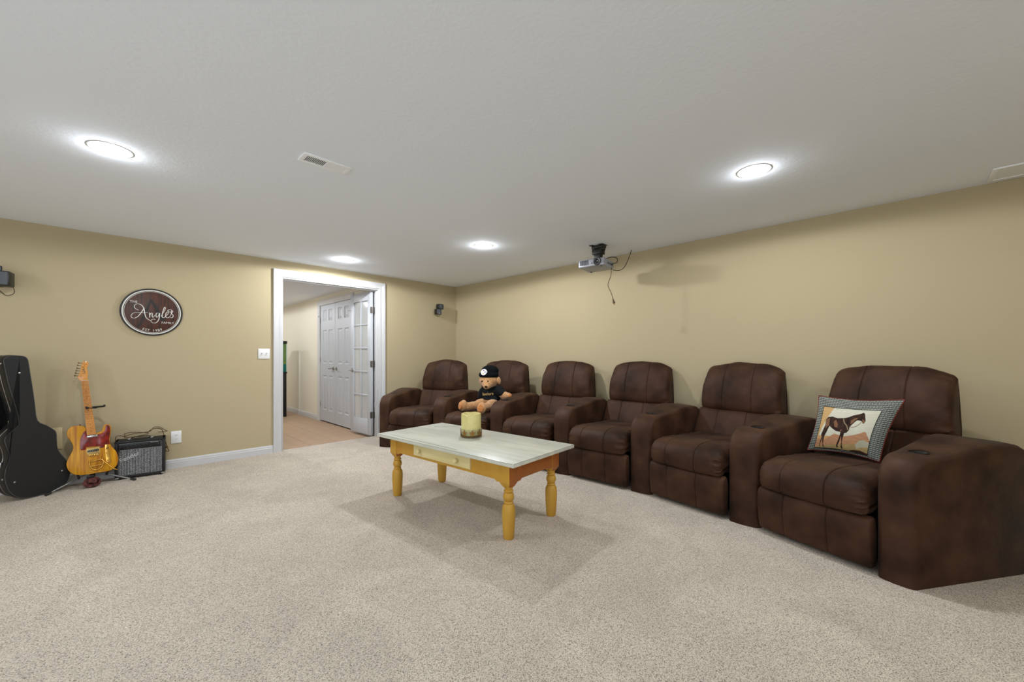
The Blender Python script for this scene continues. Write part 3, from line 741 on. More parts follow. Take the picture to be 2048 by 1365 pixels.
# ---------------------------------------------------------------- teddy bear on the second recliner
def teddy():
    base = cl(2, .45, .06, .475); d, u, c = dirs(2); rz = math.atan2(-u.y, -u.x)
    r = empty('teddy_bear', base, 'tan teddy bear in a black team shirt and black cap sitting on the second recliner', 'teddy bear', rotz=rz)
    def blob(lst, vox, it=4, name='b'):
        bm = bmesh.new()
        for (c_, s, rot) in lst:
            mt = Matrix.Translation(c_) @ Matrix.Rotation(rot[2], 4, 'Z') @ Matrix.Rotation(rot[0], 4, 'X') @ Matrix.Rotation(rot[1], 4, 'Y') @ Matrix.Diagonal((*s, 1))
            bmesh.ops.create_icosphere(bm, subdivisions=3, radius=1, matrix=mt)
        me = D.meshes.new('m'); bm.to_mesh(me); bm.free(); o = D.objects.new('tmp', me); COL.objects.link(o)
        m1 = o.modifiers.new('r', 'REMESH'); m1.mode = 'VOXEL'; m1.voxel_size = vox
        m2 = o.modifiers.new('s', 'SMOOTH'); m2.iterations = it; m2.factor = .5
        mm = baked(o); D.objects.remove(o); mm.shade_smooth(); return mm
    Z = (0, 0, 0)
    # local: x right, y back, z up, origin at seat under the hips
    body = [((0,.0,.10),(.105,.10,.10),Z), ((.0,.02,.19),(.095,.08,.12),Z), ((.0,-.01,.30),(.05,.05,.05),Z),
            # head
            ((-.01,-.03,.372),(.118,.108,.092),Z), ((.025,-.125,.318),(.046,.062,.040),(rad(25),0,rad(24))), ((.015,-.095,.335),(.070,.065,.060),Z),
            # left leg (viewer left) stretched out
            ((-.075,-.08,.09),(.064,.11,.062),(0,0,rad(-25))), ((-.125,-.19,.075),(.052,.11,.050),(0,0,rad(-25))), ((-.155,-.26,.072),(.05,.07,.050),(0,0,rad(-25))), ((-.185,-.315,.088),(.052,.044,.066),(rad(-12),0,rad(-22))),
            # right leg
            ((.075,-.08,.09),(.064,.12,.062),(0,0,rad(4))), ((.085,-.20,.075),(.052,.13,.052),(0,0,rad(2))), ((.09,-.335,.075),(.060,.04,.068),(rad(-10),0,0)),
            # arms
            ((.13,.0,.24),(.055,.05,.075),(0,rad(-45),0)), ((.205,-.02,.20),(.06,.042,.05),(0,rad(10),0)), ((.262,-.03,.198),(.045,.042,.040),Z),
            ((-.11,.0,.22),(.04,.04,.07),(0,rad(35),0)),
            # ears
            ((.112,.01,.372),(.022,.03,.048),(0,rad(-12),0)), ((-.118,-.04,.365),(.022,.03,.045),(0,rad(12),0))]
    b = link('body', blob(body, .0075, 3), M['plush'], r)
    for c_, s, ro in (((-.200,-.352,.090),(.038,.012,.050),(rad(-12),0,rad(-22))), ((.09,-.369,.075),(.044,.012,.052),(rad(-10),0,0)), ((.30,-.045,.200),(.018,.028,.028),Z)):
        o = link('paw_pad', blob([(c_, s, ro)], .006, 1), M['plush2'], r)
    for x, y in ((-.032,-.143), (.046,-.135)): link('eye', blob([((x,y,.368),(.010,.008,.011),Z)], .0022, 1), M['eye'], r)
    link('nose', blob([((.048,-.180,.306),(.018,.014,.014),Z)], .003, 1), M['eye'], r)
    shirt = [((0,.01,.15),(.118,.105,.055),Z), ((.0,.01,.215),(.108,.088,.095),Z), ((.0,-.0,.285),(.07,.06,.04),Z), ((.125,.0,.245),(.066,.058,.070),(0,rad(-45),0)), ((.185,-.01,.218),(.048,.055,.052),(0,rad(-30),0)),
             ((-.115,.0,.20),(.062,.058,.105),(0,rad(25),0))]
    s_ = link('shirt', blob(shirt, .008, 3), M['cloth'], r); s_['label'] = 'black short-sleeved shirt with gold lettering'
    tm = text_me('Steelers', .05, .001)
    for v in tm.vertices:
        x, z = v.co.x, v.co.y; ang = x/.115
        v.co = Vector((.123*math.sin(ang)+.006, .006-.102*math.cos(ang)-.0+(-v.co.z), .212+z+x*.10))
    link('lettering', tm, M['goldtx'], s_)
    hat = [((-.012,-.025,.440),(.125,.117,.060),Z), ((-.005,-.005,.492),(.108,.102,.068),Z)]
    h_ = link('cap', blob(hat, .008, 3), M['fleece'], r); h_['label'] = 'black cap with a round white emblem'
    # flatten lower part of the cap into a band
    for v in h_.data.vertices:
        if v.co.z < .410: v.co.z = .410-(.410-v.co.z)*.15
    # emblem disc on the cap front
    ec = Vector((-.014,-.134,.478)); en = Vector((.10,-.92,.34)).normalized(); ex = Vector((0,0,1)).cross(en).normalized(); ex = -ex if ex.x < 0 else ex; ez = en.cross(ex); ez = ez if ez.z > 0 else -ez
    mt = Matrix((( ex.x, -en.x, ez.x, ec.x), (ex.y, -en.y, ez.y, ec.y), (ex.z, -en.z, ez.z, ec.z), (0,0,0,1)))
    R_ = .039
    def disc(rad_, cx=0, cz=0, th=.004, n=32): return prism_me([(cx+rad_*math.cos(2*math.pi*k/n), cz+rad_*math.sin(2*math.pi*k/n)) for k in range(n)], th, 0, 2, mt)
    e_ = link('emblem', disc(R_, 0, 0, .030), M['patch'], h_)
    def hypo(cx, cz, s, m_):
        pts = []
        for k in range(32):
            t = 2*math.pi*k/32; pts.append((cx+s*math.cos(t)**3, cz+s*math.sin(t)**3*1.0))
        me = prism_me(pts, .0015, 0, 2, mt @ Matrix.Translation((0, -.0012, 0))); link('emblem', me, m_, h_)
    hypo(-.004, .021, .0125, M['emb_r']); hypo(.019, -.001, .0125, M['emb_b']); hypo(-.004, -.021, .0125, M['emb_y'])
M['emb_r'] = mat('emblem_red', (120, 30, 44), .6); M['emb_b'] = mat('emblem_blue', (50, 50, 84), .6); M['emb_y'] = mat('emblem_yellow', (206, 178, 60), .6)
teddy()

# ---------------------------------------------------------------- wall sign
SIGN_STROKES=[[(-0.0995,0.012),(-0.1235,0.028),(-0.1295,0.046),(-0.1235,0.065),(-0.1025,0.074),(-0.0795,0.064),(-0.0635,0.038),(-0.0575,0.006),(-0.0535,-0.027),(-0.0435,-0.059),(-0.0205,-0.08),(-0.0125,-0.08)],[(-0.0605,0.04),(-0.0695,0.014),(-0.0865,-0.02),(-0.1095,-0.054),(-0.1335,-0.067),(-0.1495,-0.059),(-0.1515,-0.041),(-0.1365,-0.019),(-0.1095,-0.012),(-0.0795,-0.01),(-0.0515,-0.008),(-0.0345,-0.004)],[(-0.0205,-0.006),(-0.0195,-0.029),(-0.0195,-0.053),(-0.0175,-0.031),(-0.0075,-0.008),(-0.0005,-0.014),(-0.0015,-0.042),(0.0075,-0.049),(0.0175,-0.029)],[(0.0465,-0.006),(0.0335,-0.006),(0.0265,-0.023),(0.0305,-0.047),(0.0425,-0.039),(0.0535,-0.005),(0.0515,-0.048),(0.0425,-0.081),(0.0245,-0.104),(0.0035,-0.105),(-0.0105,-0.092),(-0.0065,-0.075),(0.0075,-0.067),(0.0215,-0.071)],[(0.0655,-0.037),(0.0785,-0.005),(0.0925,0.027),(0.0985,0.052),(0.0925,0.058),(0.0855,0.041),(0.0765,0.002),(0.0725,-0.032),(0.0785,-0.048),(0.0895,-0.045),(0.1005,-0.028)],[(0.1005,-0.027),(0.1145,-0.014),(0.1185,0.005),(0.1095,0.009),(0.1005,-0.011),(0.1015,-0.039),(0.1145,-0.048),(0.1295,-0.037)],[(0.1295,-0.037),(0.1475,0.003),(0.1555,0.02),(0.1505,0.026),(0.1425,0.016),(0.1435,-0.003),(0.1555,-0.016),(0.1555,-0.036),(0.1435,-0.046),(0.1325,-0.042)],[(0.1475,0.026),(0.1405,0.036),(0.1215,0.032),(0.1165,0.022),(0.1255,0.01),(0.1365,0.015)]]
SIGN_A=[[(-0.0105,0.132),(-0.0035,0.118),(-0.0315,0.017),(-0.0795,-0.121),(-0.0995,-0.16),(-0.1135,-0.151),(-0.0865,-0.089),(-0.0455,0.035),(-0.0205,0.112)],[(-0.0105,0.132),(0.0035,0.114),(0.0425,0.042),(0.0855,-0.05),(0.0965,-0.097),(0.0605,-0.08),(0.0245,0.012),(-0.0035,0.085),(-0.0155,0.117)]]
def sign():
    r = empty('family_sign', (.3155, YL, 1.581), 'round dark wooden family name sign with a white ring on the left wall', 'sign')
    R_ = .232
    def ring(ro, ri, y, n=96, th=.001):
        v = []; f = []
        for k in range(n):
            a_ = 2*math.pi*k/n; c_, s_ = math.cos(a_), math.sin(a_)
            v += [(ro*c_, y, ro*s_), (ri*c_, y, ri*s_), (ri*c_, y+th, ri*s_), (ro*c_, y+th, ro*s_)]
        for k in range(n):
            l = (k+1) % n
            for q in range(4): f.append((4*k+q, 4*k+(q+1) % 4, 4*l+(q+1) % 4, 4*l+q))
        return mesh(v, f)
    n = 96; link('board', prism_me([(R_*math.cos(2*math.pi*k/n), R_*math.sin(2*math.pi*k/n)) for k in range(n)], .014, .002), M['signw'], r, (0, -.0155, 0))
    link('dark_rim', ring(R_+.0005, .219, -.0165), M['signblk'], r)
    link('white_ring', ring(.219, .2085, -.0168), M['signring'], r)
    link('dark_ring', ring(.2085, .2035, -.0165), M['signblk'], r)
    link('thin_ring', ring(.2035, .2005, -.0168), M['signring'], r)
    for k, P in enumerate(SIGN_A): link('monogram', prism_me(P, .0008, 0), M['signA'], r, (0, -.0162-k*.0003, 0))
    v = []; f = []; kk = []
    for S_ in SIGN_STROKES:
        vv, ff = ribbon_me(S_, .0026, 8, lambda t, tg: .55+.75*abs(tg.z)*(1 if tg.z < 0 else .45)); b = len(v)
        dy = [-.00025*q/len(vv)-.0003*len(kk) for q in range(len(vv))]; kk.append(1)
        v += [Vector((p.x, p.y+e, p.z)) for p, e in zip(vv, dy)]; f += [tuple(q+b for q in x) for x in ff]
    link('script_lettering', mesh(v, f), M['signring'], r, (0, -.0178, 0))
    for s, x, z, sz in (('THE', -.1345, .092, .030), ('FAMILY', .1165, -.099, .030)):
        link('lettering', text_me(s, sz), M['signring'], r, (x, -.0172, z), (rad(90), 0, 0))
    # EST 1989 on a shallow curve
    for k, ch in enumerate('EST 1989'):
        if ch == ' ': continue
        q = (k-3.5)*.105; rr_ = .182
        link('lettering', text_me(ch, .032), M['signring'], r, (rr_*math.sin(q)+.0, -.0172, -rr_*math.cos(q)), (rad(90), -q, 0))
sign()

# ---------------------------------------------------------------- wall plates and speakers
def plate(name, x, z, w_, h_, label, kind):
    r = empty(name, (x, YL, z), label, 'wall plate' if kind == 'blank' else ('light switch' if kind == 'switch' else 'outlet'))
    box('plate', (0, -.0035, 0), (w_, .007, h_), M['almond'] if kind == 'blank' else M['white'], r, .002)
    if kind == 'switch':
        for s in (-1, 1):
            b = box('toggle', (s*.023, -.008, -.002), (.011, .005, .025), M['white'], r, .001)
            box('toggle_lever', (0, -.006, .006), (.007, .012, .009), M['wgrey'], b, .001)
    elif kind == 'outlet':
        for s in (-1, 1):
            b = link('receptacle', prism_me([(.017*max(-.85, min(.85, math.cos(2*math.pi*k/24))), .015*math.sin(2*math.pi*k/24)) for k in range(24)], .002), M['white'], r, (0, -.009, s*.0195))
            for xx in (-.0065, .0065): box('slot', (xx, -.0003, .003), (.0022, .001, .008), M['dgrey'], b)
            box('slot', (0, -.0003, -.007), (.004, .001, .004), M['dgrey'], b)
    else:
        for s in (-1, 1): link('screw', revolve_me([(.001,0),(.003,0),(.003,.001),(.001,.001)], 10), M['wgrey'], r, (0, -.007, s*.03), (rad(90), 0, 0))
        box('jack_port', (.02, -.0075, -.005), (.008, .002, .008), M['wgrey'], r)
M['wgrey'] = mat('grey_plastic', (150, 148, 142), .5)
plate('light_switch', 1.284, 1.172, .118, .118, 'white double light switch beside the doorway casing', 'switch')
plate('outlet', .498, .316, .083, .125, 'white duplex outlet on the left wall beside the amplifier', 'outlet')
plate('blank_plate', -.335, .42, .115, .19, 'almond blank wall plate behind the guitar case', 'blank')
def wall_speaker(x, z, s, yaw, label, offs=None):
    r = empty('wall_speaker', (x, YL, z), label, 'speaker')
    link('bracket', tube_me([(0, 0, -.02*s), (0, -.05*s, -.03*s), (0, -.06*s, .0)], .010*s), M['black'], r)
    box('wall_mount', (0, -.004, -.02*s), (.04*s, .008, .06*s), M['black'], r, .002)
    for (ox, oz, yw) in (offs or ((.02*s, .052*s, yaw), (-.018*s, -.030*s, -yaw*.4))):
        bm = bmesh.new(); mt = Matrix.Translation((ox, -.09*s, oz)) @ Matrix.Rotation(rad(yw), 4, 'Z')
        addbox(bm, (0, 0, 0), (.085*s, .085*s, .082*s), .006*s, mt)
        c = link('speaker_cube', frombm(bm, True), M['black'], r)
        bm = bmesh.new(); addbox(bm, (0, -.0435*s, 0), (.074*s, .004*s, .072*s), .0015*s, mt); link('grille', frombm(bm, True), M['grille'], c)
    bm = bmesh.new(); addbox(bm, (0, -.047*s, -.022*s), (.018*s, .002, .006*s), 0, Matrix.Translation((-.018*s, -.09*s, -.035*s)) @ Matrix.Rotation(rad(-yaw*.4), 4, 'Z'))
    link('badge', frombm(bm), M['signring'], r)
    tube('cord', [(.02*s, -.06*s, .01*s), (.055*s, -.05*s, -.04*s), (.062*s, -.03*s, -.08*s), (.03*s, -.015, -.095*s), (.0, -.006, -.06*s)], .0022, M['blackc'], r, seg=6)
wall_speaker(3.675, 1.87, 1.0, 18, 'small black cube speaker on a bracket near the far corner, right of the doorway')
wall_speaker(-.63, 1.79, 1.45, -12, 'dark cube speaker cut off by the left edge of the photo, high on the wall', ((-.03, .022, 14), (.028, -.018, -8)))

# ---------------------------------------------------------------- projector
def projector():
    r = empty('projector', (3.56, 2.24, H), 'silver grey video projector hanging from the ceiling on a black mount', 'projector', rotz=rad(0))
    y = .0
    mt = Matrix.Translation((-.02, .02, -.205)) @ Matrix.Rotation(rad(6), 4, 'Z') @ Matrix.Rotation(rad(3), 4, 'Y')
    def bx(name, c, s, m, par, bev=.002):
        bm = bmesh.new(); addbox(bm, c, s, bev, mt); return link(name, frombm(bm, True), m, par)
    b = bx('housing', (0, 0, 0), (.235, .285, .078), M['silver'], r, .012)
    bx('seam', (0, 0, -.012), (.2365, .2865, .002), M['dgrey'], b, 0)
    # louvred vent on the front left, seen from the room
    for k in range(12): bx('vent_slat', (-.118, .03+k*.0085, .004), (.004, .0035, .05), M['dgrey'], b, .0005)
    lm = mt @ Matrix.Translation((-.115, -.07, .004)) @ Matrix.Rotation(rad(-90), 4, 'Y')
    me = revolve_me([(.001,-.01),(.020,-.01),(.024,.012),(.034,.016),(.040,.012),(.042,.0)], 36); me.transform(lm); ring = link('lens_ring', me, M['dgrey'], r)
    me = revolve_me([(.001,.008),(.010,.012),(.019,.010),(.020,.006),(.001,.002)], 30); me.transform(lm); link('lens', me, M['glassblk'], ring)
    bx('ir_window', (-.119, -.012, -.008), (.003, .010, .010), M['black'], b)
    for k in range(3): bx('port', (-.02+k*.045, -.143, .0), (.026, .003, .014), M['black' if k == 2 else 'dgrey'], b, .001)
    for sx in (-1, 1): 
        me = revolve_me([(.001,-.0),(.008,0),(.010,.008),(.001,.008)], 12); me.transform(mt @ Matrix.Translation((sx*.09, sx*.1, -.046))); link('foot', me, M['dgrey'], b)
    bm = bmesh.new(); addbox(bm, (0, -.045, -.004), (.10, .05, .006), .001); addbox(bm, (-.02, .055, -.004), (.10, .04, .006), .001)
    addbox(bm, (0, 0, -.02), (.075, .13, .03), .004); addbox(bm, (0, -.045, -.035), (.05, .035, .05), .003); addbox(bm, (-.01, .045, -.03), (.05, .035, .04), .003)
    addbox(bm, (-.01, 0, -.075), (.085, .105, .05), .006); addbox(bm, (-.01, 0, -.12), (.055, .075, .06), .005); addbox(bm, (-.015, .01, -.152), (.15, .16, .008), .002)
    for (ox, oy) in ((.05,.06),(-.07,.06),(.05,-.05),(-.07,-.05)): addbox(bm, (ox, oy, -.158), (.014, .014, .016), .001)
    link('ceiling_mount', frombm(bm, True), M['mount'], r)
    tube('cord', [(.02, -.06, -.15), (.04, -.12, -.135), (.06, -.17, -.15), (.06, -.175, -.19), (.04, -.145, -.205), (.03, -.125, -.205)], .004, M['blackc'], r, seg=8)
    tube('cord', [(.40, -.155, -.002), (.30, -.17, -.12), (.20, -.18, -.22), (.13, -.16, -.262), (.07, -.12, -.262)], .0035, M['blackc'], r, seg=8)
    tube('power_cord', [(.04, -.125, -.24), (.03, -.12, -.33), (.01, -.10, -.42), (.03, -.125, -.50), (.05, -.135, -.56)], .0035, M['brownc'], r, seg=8)
    me = revolve_me([(.004,.03),(.006,.02),(.013,-.012),(.012,-.022),(.001,-.022)], 12); pl = link('plug', me, M['brownc'], r, (.055, -.138, -.585), (rad(-8), rad(-14), 0))
    for s in (-1, 1): box('prong', (s*.006, 0, -.03), (.002, .005, .016), M['gold'], pl)
M['glassblk'] = mat('dark_lens', (12, 14, 18), .05, coat=1); M['mount'] = mat('dark_mount_metal', (46, 46, 42), .45, metal=.3)
projector()

# ---------------------------------------------------------------- guitar, stand, strap
GT_BODY=[(-0.044,0.523),(-0.061,0.534),(-0.089,0.539),(-0.124,0.538),(-0.145,0.514),(-0.153,0.484),(-0.148,0.449),(-0.13,0.415),(-0.116,0.373),(-0.118,0.33),(-0.139,0.28),(-0.153,0.23),(-0.148,0.185),(-0.13,0.147),(-0.101,0.121),(-0.058,0.109),(-0.016,0.109),(0.041,0.111),(0.098,0.112),(0.138,0.132),(0.159,0.17),(0.163,0.216),(0.151,0.274),(0.128,0.315),(0.111,0.355),(0.108,0.402),(0.116,0.456),(0.117,0.497),(0.108,0.524),(0.089,0.533),(0.073,0.526),(0.063,0.5),(0.05,0.47),(0.022,0.462),(0.019,0.456),(-0.033,0.459),(-0.037,0.495)]
GT_GUARD=[(-0.04,0.496),(-0.061,0.463),(-0.074,0.411),(-0.074,0.357),(-0.068,0.325),(-0.037,0.329),(-0.037,0.347),(0.044,0.343),(0.044,0.329),(0.073,0.329),(0.079,0.351),(0.108,0.351),(0.104,0.393),(0.11,0.438),(0.111,0.489),(0.102,0.523),(0.085,0.525),(0.079,0.489),(0.069,0.462),(0.047,0.452),(0.021,0.451),(-0.033,0.454)]
GT_HEAD=[(-0.068,0.929),(-0.089,0.959),(-0.087,0.977),(-0.077,1.008),(-0.071,1.052),(-0.065,1.088),(-0.055,1.104),(-0.04,1.107),(-0.028,1.098),(-0.025,1.078),(-0.033,1.052),(-0.034,1.034),(-0.028,1.011),(-0.029,0.971),(-0.03,0.948),(-0.027,0.93)]
GT_TUN=[(-0.077,1.09),(-0.083,1.068),(-0.087,1.044),(-0.092,1.022),(-0.096,1.0),(-0.101,0.979)]
def guitar():
    r = empty('electric_guitar', (-.09, 5.10, .109), 'honey blond electric guitar with a red tortoise pickguard on a stand', 'guitar', rot=(rad(-6), 0, 0))
    z0 = .109
    def S(P): return [(x, z-z0) for x, z in P]
    out = tube2d(S(GT_BODY), 3)
    b = link('body', prism_me(out, .043, .004, 3), [M['honey'], M['bodyside']], r)
    for p in b.data.polygons:
        if abs(p.normal.y) < .6 or p.normal.y > .6: p.material_index = 1
    link('pickguard', prism_me(tube2d(S(GT_GUARD), 2), .0022, .0005), M['tort'], r, (0, -.0024, 0))
    nt, nb = (-.0475, .931-z0), (-.005, .452-z0)
    a_ = math.atan2(nt[0]-nb[0], nt[1]-nb[1]); tx = Vector((math.cos(a_), 0, -math.sin(a_))); ax = Vector((math.sin(a_), 0, math.cos(a_)))
    def at(s, x, y): q = Vector((nb[0], y, nb[1]))+ax*s+tx*x; return q
    Ln = math.hypot(nt[0]-nb[0], nt[1]-nb[1])
    v = []; f = []
    st = [(-.0,.028),(Ln,.021)]
    for s, hw in st:
        for k in range(9):
            q = math.pi*k/8; v.append(at(s, -hw*math.cos(q), -.012+.022*math.sin(q)))
        v.append(at(s, hw, -.0165)); v.append(at(s, -hw, -.0165))
    n = 11
    for i in range(n): f.append((i, (i+1) % n, n+(i+1) % n, n+i))
    f += [tuple(range(n)), tuple(range(n, 2*n))]
    nk = link('neck', mesh(v, f, True, 30), M['neck'], r)
    hp = link('headstock', prism_me(tube2d(S(GT_HEAD), 3), .014, .002), M['neck'], r, (0, -.010, 0))
    bm = bmesh.new()
    sc = Ln/ (1-2**(-21/12)); 
    fr = [sc*(2**(-k/12)) - sc*2**(-21/12) for k in range(1, 22)]
    for s in fr:
        hw = .028-(.007*s/Ln)
        c = at(s, 0, -.0172); m_ = Matrix.Translation(c) @ Matrix.Rotation(a_, 4, 'Y'); addbox(bm, (0, 0, 0), (2*hw*.97, .0014, .0018), 0, m_)
    link('frets', frombm(bm), M['fret'], nk); D.objects['frets']['kind'] = 'stuff'
    for k in (3, 5, 7, 9, 12, 15, 17, 19):
        s = (fr[k-1]+fr[k-2])/2
        for dx in ((0,) if k != 12 else (-.012, .012)):
            link('fret_dot', revolve_me([(.0005,0),(.0028,0),(.0028,.0006),(.0005,.0006)], 12), M['black'], nk, at(s, dx, -.0169), (rad(90), 0, 0))
    box('nut', at(Ln+.002, 0, -.015), (.042, .006, .004), M['signring'], r, rot=(0, a_, 0))
    for k, (x, z) in enumerate(GT_TUN):
        t = cyl('tuning_peg', (x+.022, -.004, z-z0-.003), (x-.004, -.004, z-z0+.001), .0025, M['peg'], r, 10)
        link('peg_button', revolve_me([(.001,-.004),(.006,-.004),(.0075,0),(.006,.004),(.001,.004)], 14), M['peg'], t, (x-.007, -.004, z-z0+.002), (0, rad(80), 0))
        link('peg_post', revolve_me([(.001,0),(.005,0),(.005,.004),(.003,.006),(.003,.012),(.001,.012)], 12), M['gold'], t, (x+.024+.003*k*.4, -.010, z-z0-.004), (rad(90), 0, 0))
    link('headstock_lettering', text_me('Fender', .022, .0004), M['signblk'], hp, (-.054, -.0008, 1.025-z0), (rad(90), rad(-102), 0))
    # pickups
    def bxr(name, c, s, m, bev=.001, par=None):
        bm = bmesh.new(); addbox(bm, (0,0,0), s, bev); return link(name, frombm(bm, True), m, par or r, c, (0, a_, 0))
    bxr('neck_pickup', (.0, -.007, .4385-z0), (.066, .008, .020), M['chrome'], .003)
    bxr('bridge_plate', (.006, -.002, .307-z0), (.080, .003, .056), M['bplate'], .001)
    o = bxr('bridge_pickup', (.005, -.006, .311-z0), (.070, .007, .018), M['black'], .003)
    for k in range(6): link('pole_piece', revolve_me([(.001,0),(.0024,0),(.0024,.001),(.001,.001)], 10), M['chrome'], o, ((k-2.5)*.0105, -.0036, 0), (rad(90), 0, 0))
    for k in range(6): bxr('saddle', (.0095+(k-2.5)*.0105, -.006, .272-z0), (.008, .009, .018), M['gold'], .001)
    # vibrato tailpiece: two rails, a curved frame, arm
    tube('tailpiece_frame', [(-.018,-.006,.232-z0), (-.016,-.008,.190-z0), (.0,-.010,.152-z0), (.024,-.011,.140-z0), (.050,-.010,.150-z0), (.068,-.008,.185-z0), (.066,-.006,.236-z0)], .0045, M['gold'], r, seg=10)
    cyl('roller_bar', (-.020, -.012, .218-z0), (.066, -.012, .226-z0), .005, M['gold'], r, 14)
    cyl('roller_bar', (-.016, -.014, .172-z0), (.064, -.014, .184-z0), .006, M['gold'], r, 14)
    tube('vibrato_arm', [(.046, -.02, .236-z0), (.06, -.026, .222-z0), (.075, -.027, .200-z0), (.11, -.028, .160-z0), (.135, -.028, .128-z0), (.158, -.024, .118-z0)], .0035, M['gold'], r, seg=8)
    link('control_plate', prism_me(tube2d([(.080,.348-z0),(.094,.352-z0),(.104,.340-z0),(.118,.20-z0),(.110,.182-z0),(.096,.184-z0),(.087,.20-z0)], 3), .002, .0004), M['gold'], r, (-.001, -.002, 0))
    for z in (.275, .209): link('control_knob', revolve_me([(.001,0),(.0105,0),(.0105,.012),(.009,.015),(.001,.015)], 24), M['gold'], r, (.095+(.275-z)*.1, -.003, z-z0), (rad(90), 0, 0))
    box('selector_switch', (.092, -.008, .318-z0), (.014, .012, .006), M['black'], r, .002)
    bm = bmesh.new()
    for k in range(6):
        p0 = at(-.19, (k-2.5)*.0105*1.0, -.012); p1 = at(Ln+.004, (k-2.5)*.0068, -.0205)
        d_ = (p1-p0); bmesh.ops.create_cone(bm, cap_ends=False, segments=4, radius1=.0006, radius2=.0006, depth=d_.length, matrix=Matrix.Translation((p0+p1)/2) @ d_.to_track_quat('Z', 'Y').to_matrix().to_4x4())
    s_ = link('strings', frombm(bm), M['chrome'], r); s_['kind'] = 'stuff'
    link('strap_button', revolve_me([(.001,0),(.006,0),(.003,.004),(.007,.010),(.001,.011)], 12), M['gold'], r, (-.075, .02, .5385-z0), (0, 0, 0))
M['fret'] = mat('fret_wire', (120, 84, 40), .4, metal=.5); M['bplate'] = mat('brass_bridge_plate', (196, 170, 110), .35, metal=.5)
guitar()
def guitar_stand():
    r = empty('guitar_stand', (-.09, 5.2, 0), 'thin metal tripod stand with black rubber yoke holding the electric guitar', 'stand')
    def W(x, y, z): return (x+.09, y-5.2, z)
    B = M['black']; hub = W(-.09, 5.205, .10)
    cyl('upright', W(-.095, 5.205, .09), W(-.122, 5.255, .66), .009, M['mount'], r)
    tube('neck_support', [W(-.120, 5.25, .60), W(-.118, 5.23, .68), W(-.10, 5.165, .695)], .007, B, r)
    tube('neck_yoke', [W(-.125, 5.075, .70), W(-.122, 5.10, .69), W(-.115, 5.155, .688), W(-.086, 5.17, .690), W(-.05, 5.155, .692), W(-.02, 5.10, .698), W(-.015, 5.075, .708)], .0085, M['mount'], r)
    tube('safety_strap', [W(-.125, 5.075, .70), W(-.09, 5.062, .692), W(-.07, 5.060, .690), W(-.045, 5.064, .698), W(-.015, 5.075, .708)], .003, B, r)
    for s, x in ((-1, -.17), (1, .0)):
        tube('cradle_arm', [hub, W(x, 5.17, .105), W(x, 5.10, .096), W(x, 5.065, .092), W(x, 5.055, .115)], .0085, B, r)
    for fx, fy in ((-.338, 5.02), (.17, 5.06)):
        l = cyl('leg', W(-.09+(.02 if fx > 0 else -.02), 5.19, .105), W(fx, fy, .014), .0065, M['alu'], r)
        dv = Vector((fx+.09, fy-5.19, -.09)).normalized()
        cyl('rubber_foot', Vector(W(fx, fy, .014))-dv*.02, Vector(W(fx, fy, .012))+dv*.02, .010, B, l, 14)
    l = cyl('leg', W(-.09, 5.215, .105), W(-.09, 5.285, .014), .0065, M['alu'], r)
    box('hub', hub, (.035, .035, .07), B, r, .004)
guitar_stand()
def strap():
    r = empty('guitar_strap', (-.09, 5.07, 0), 'red and black woven strap bundled on the carpet beneath the electric guitar', 'strap')
    for k in range(6):
        a_ = k*.9; pts = []
        for j in range(12):
            t = 2*math.pi*j/12; pts.append((.050*math.cos(t)*(1-.13*k), .022*math.sin(t+a_)+.004*k-.01, .044+(.034-.006*k)*math.sin(t)))
        link('strap_loop', tube_me(pts, .0075, 8, 5, True, 2.0), M['strap'], r)
    box('leather_end', (-.01, .005, .092), (.05, .02, .022), M['black'], r, .004)
strap()

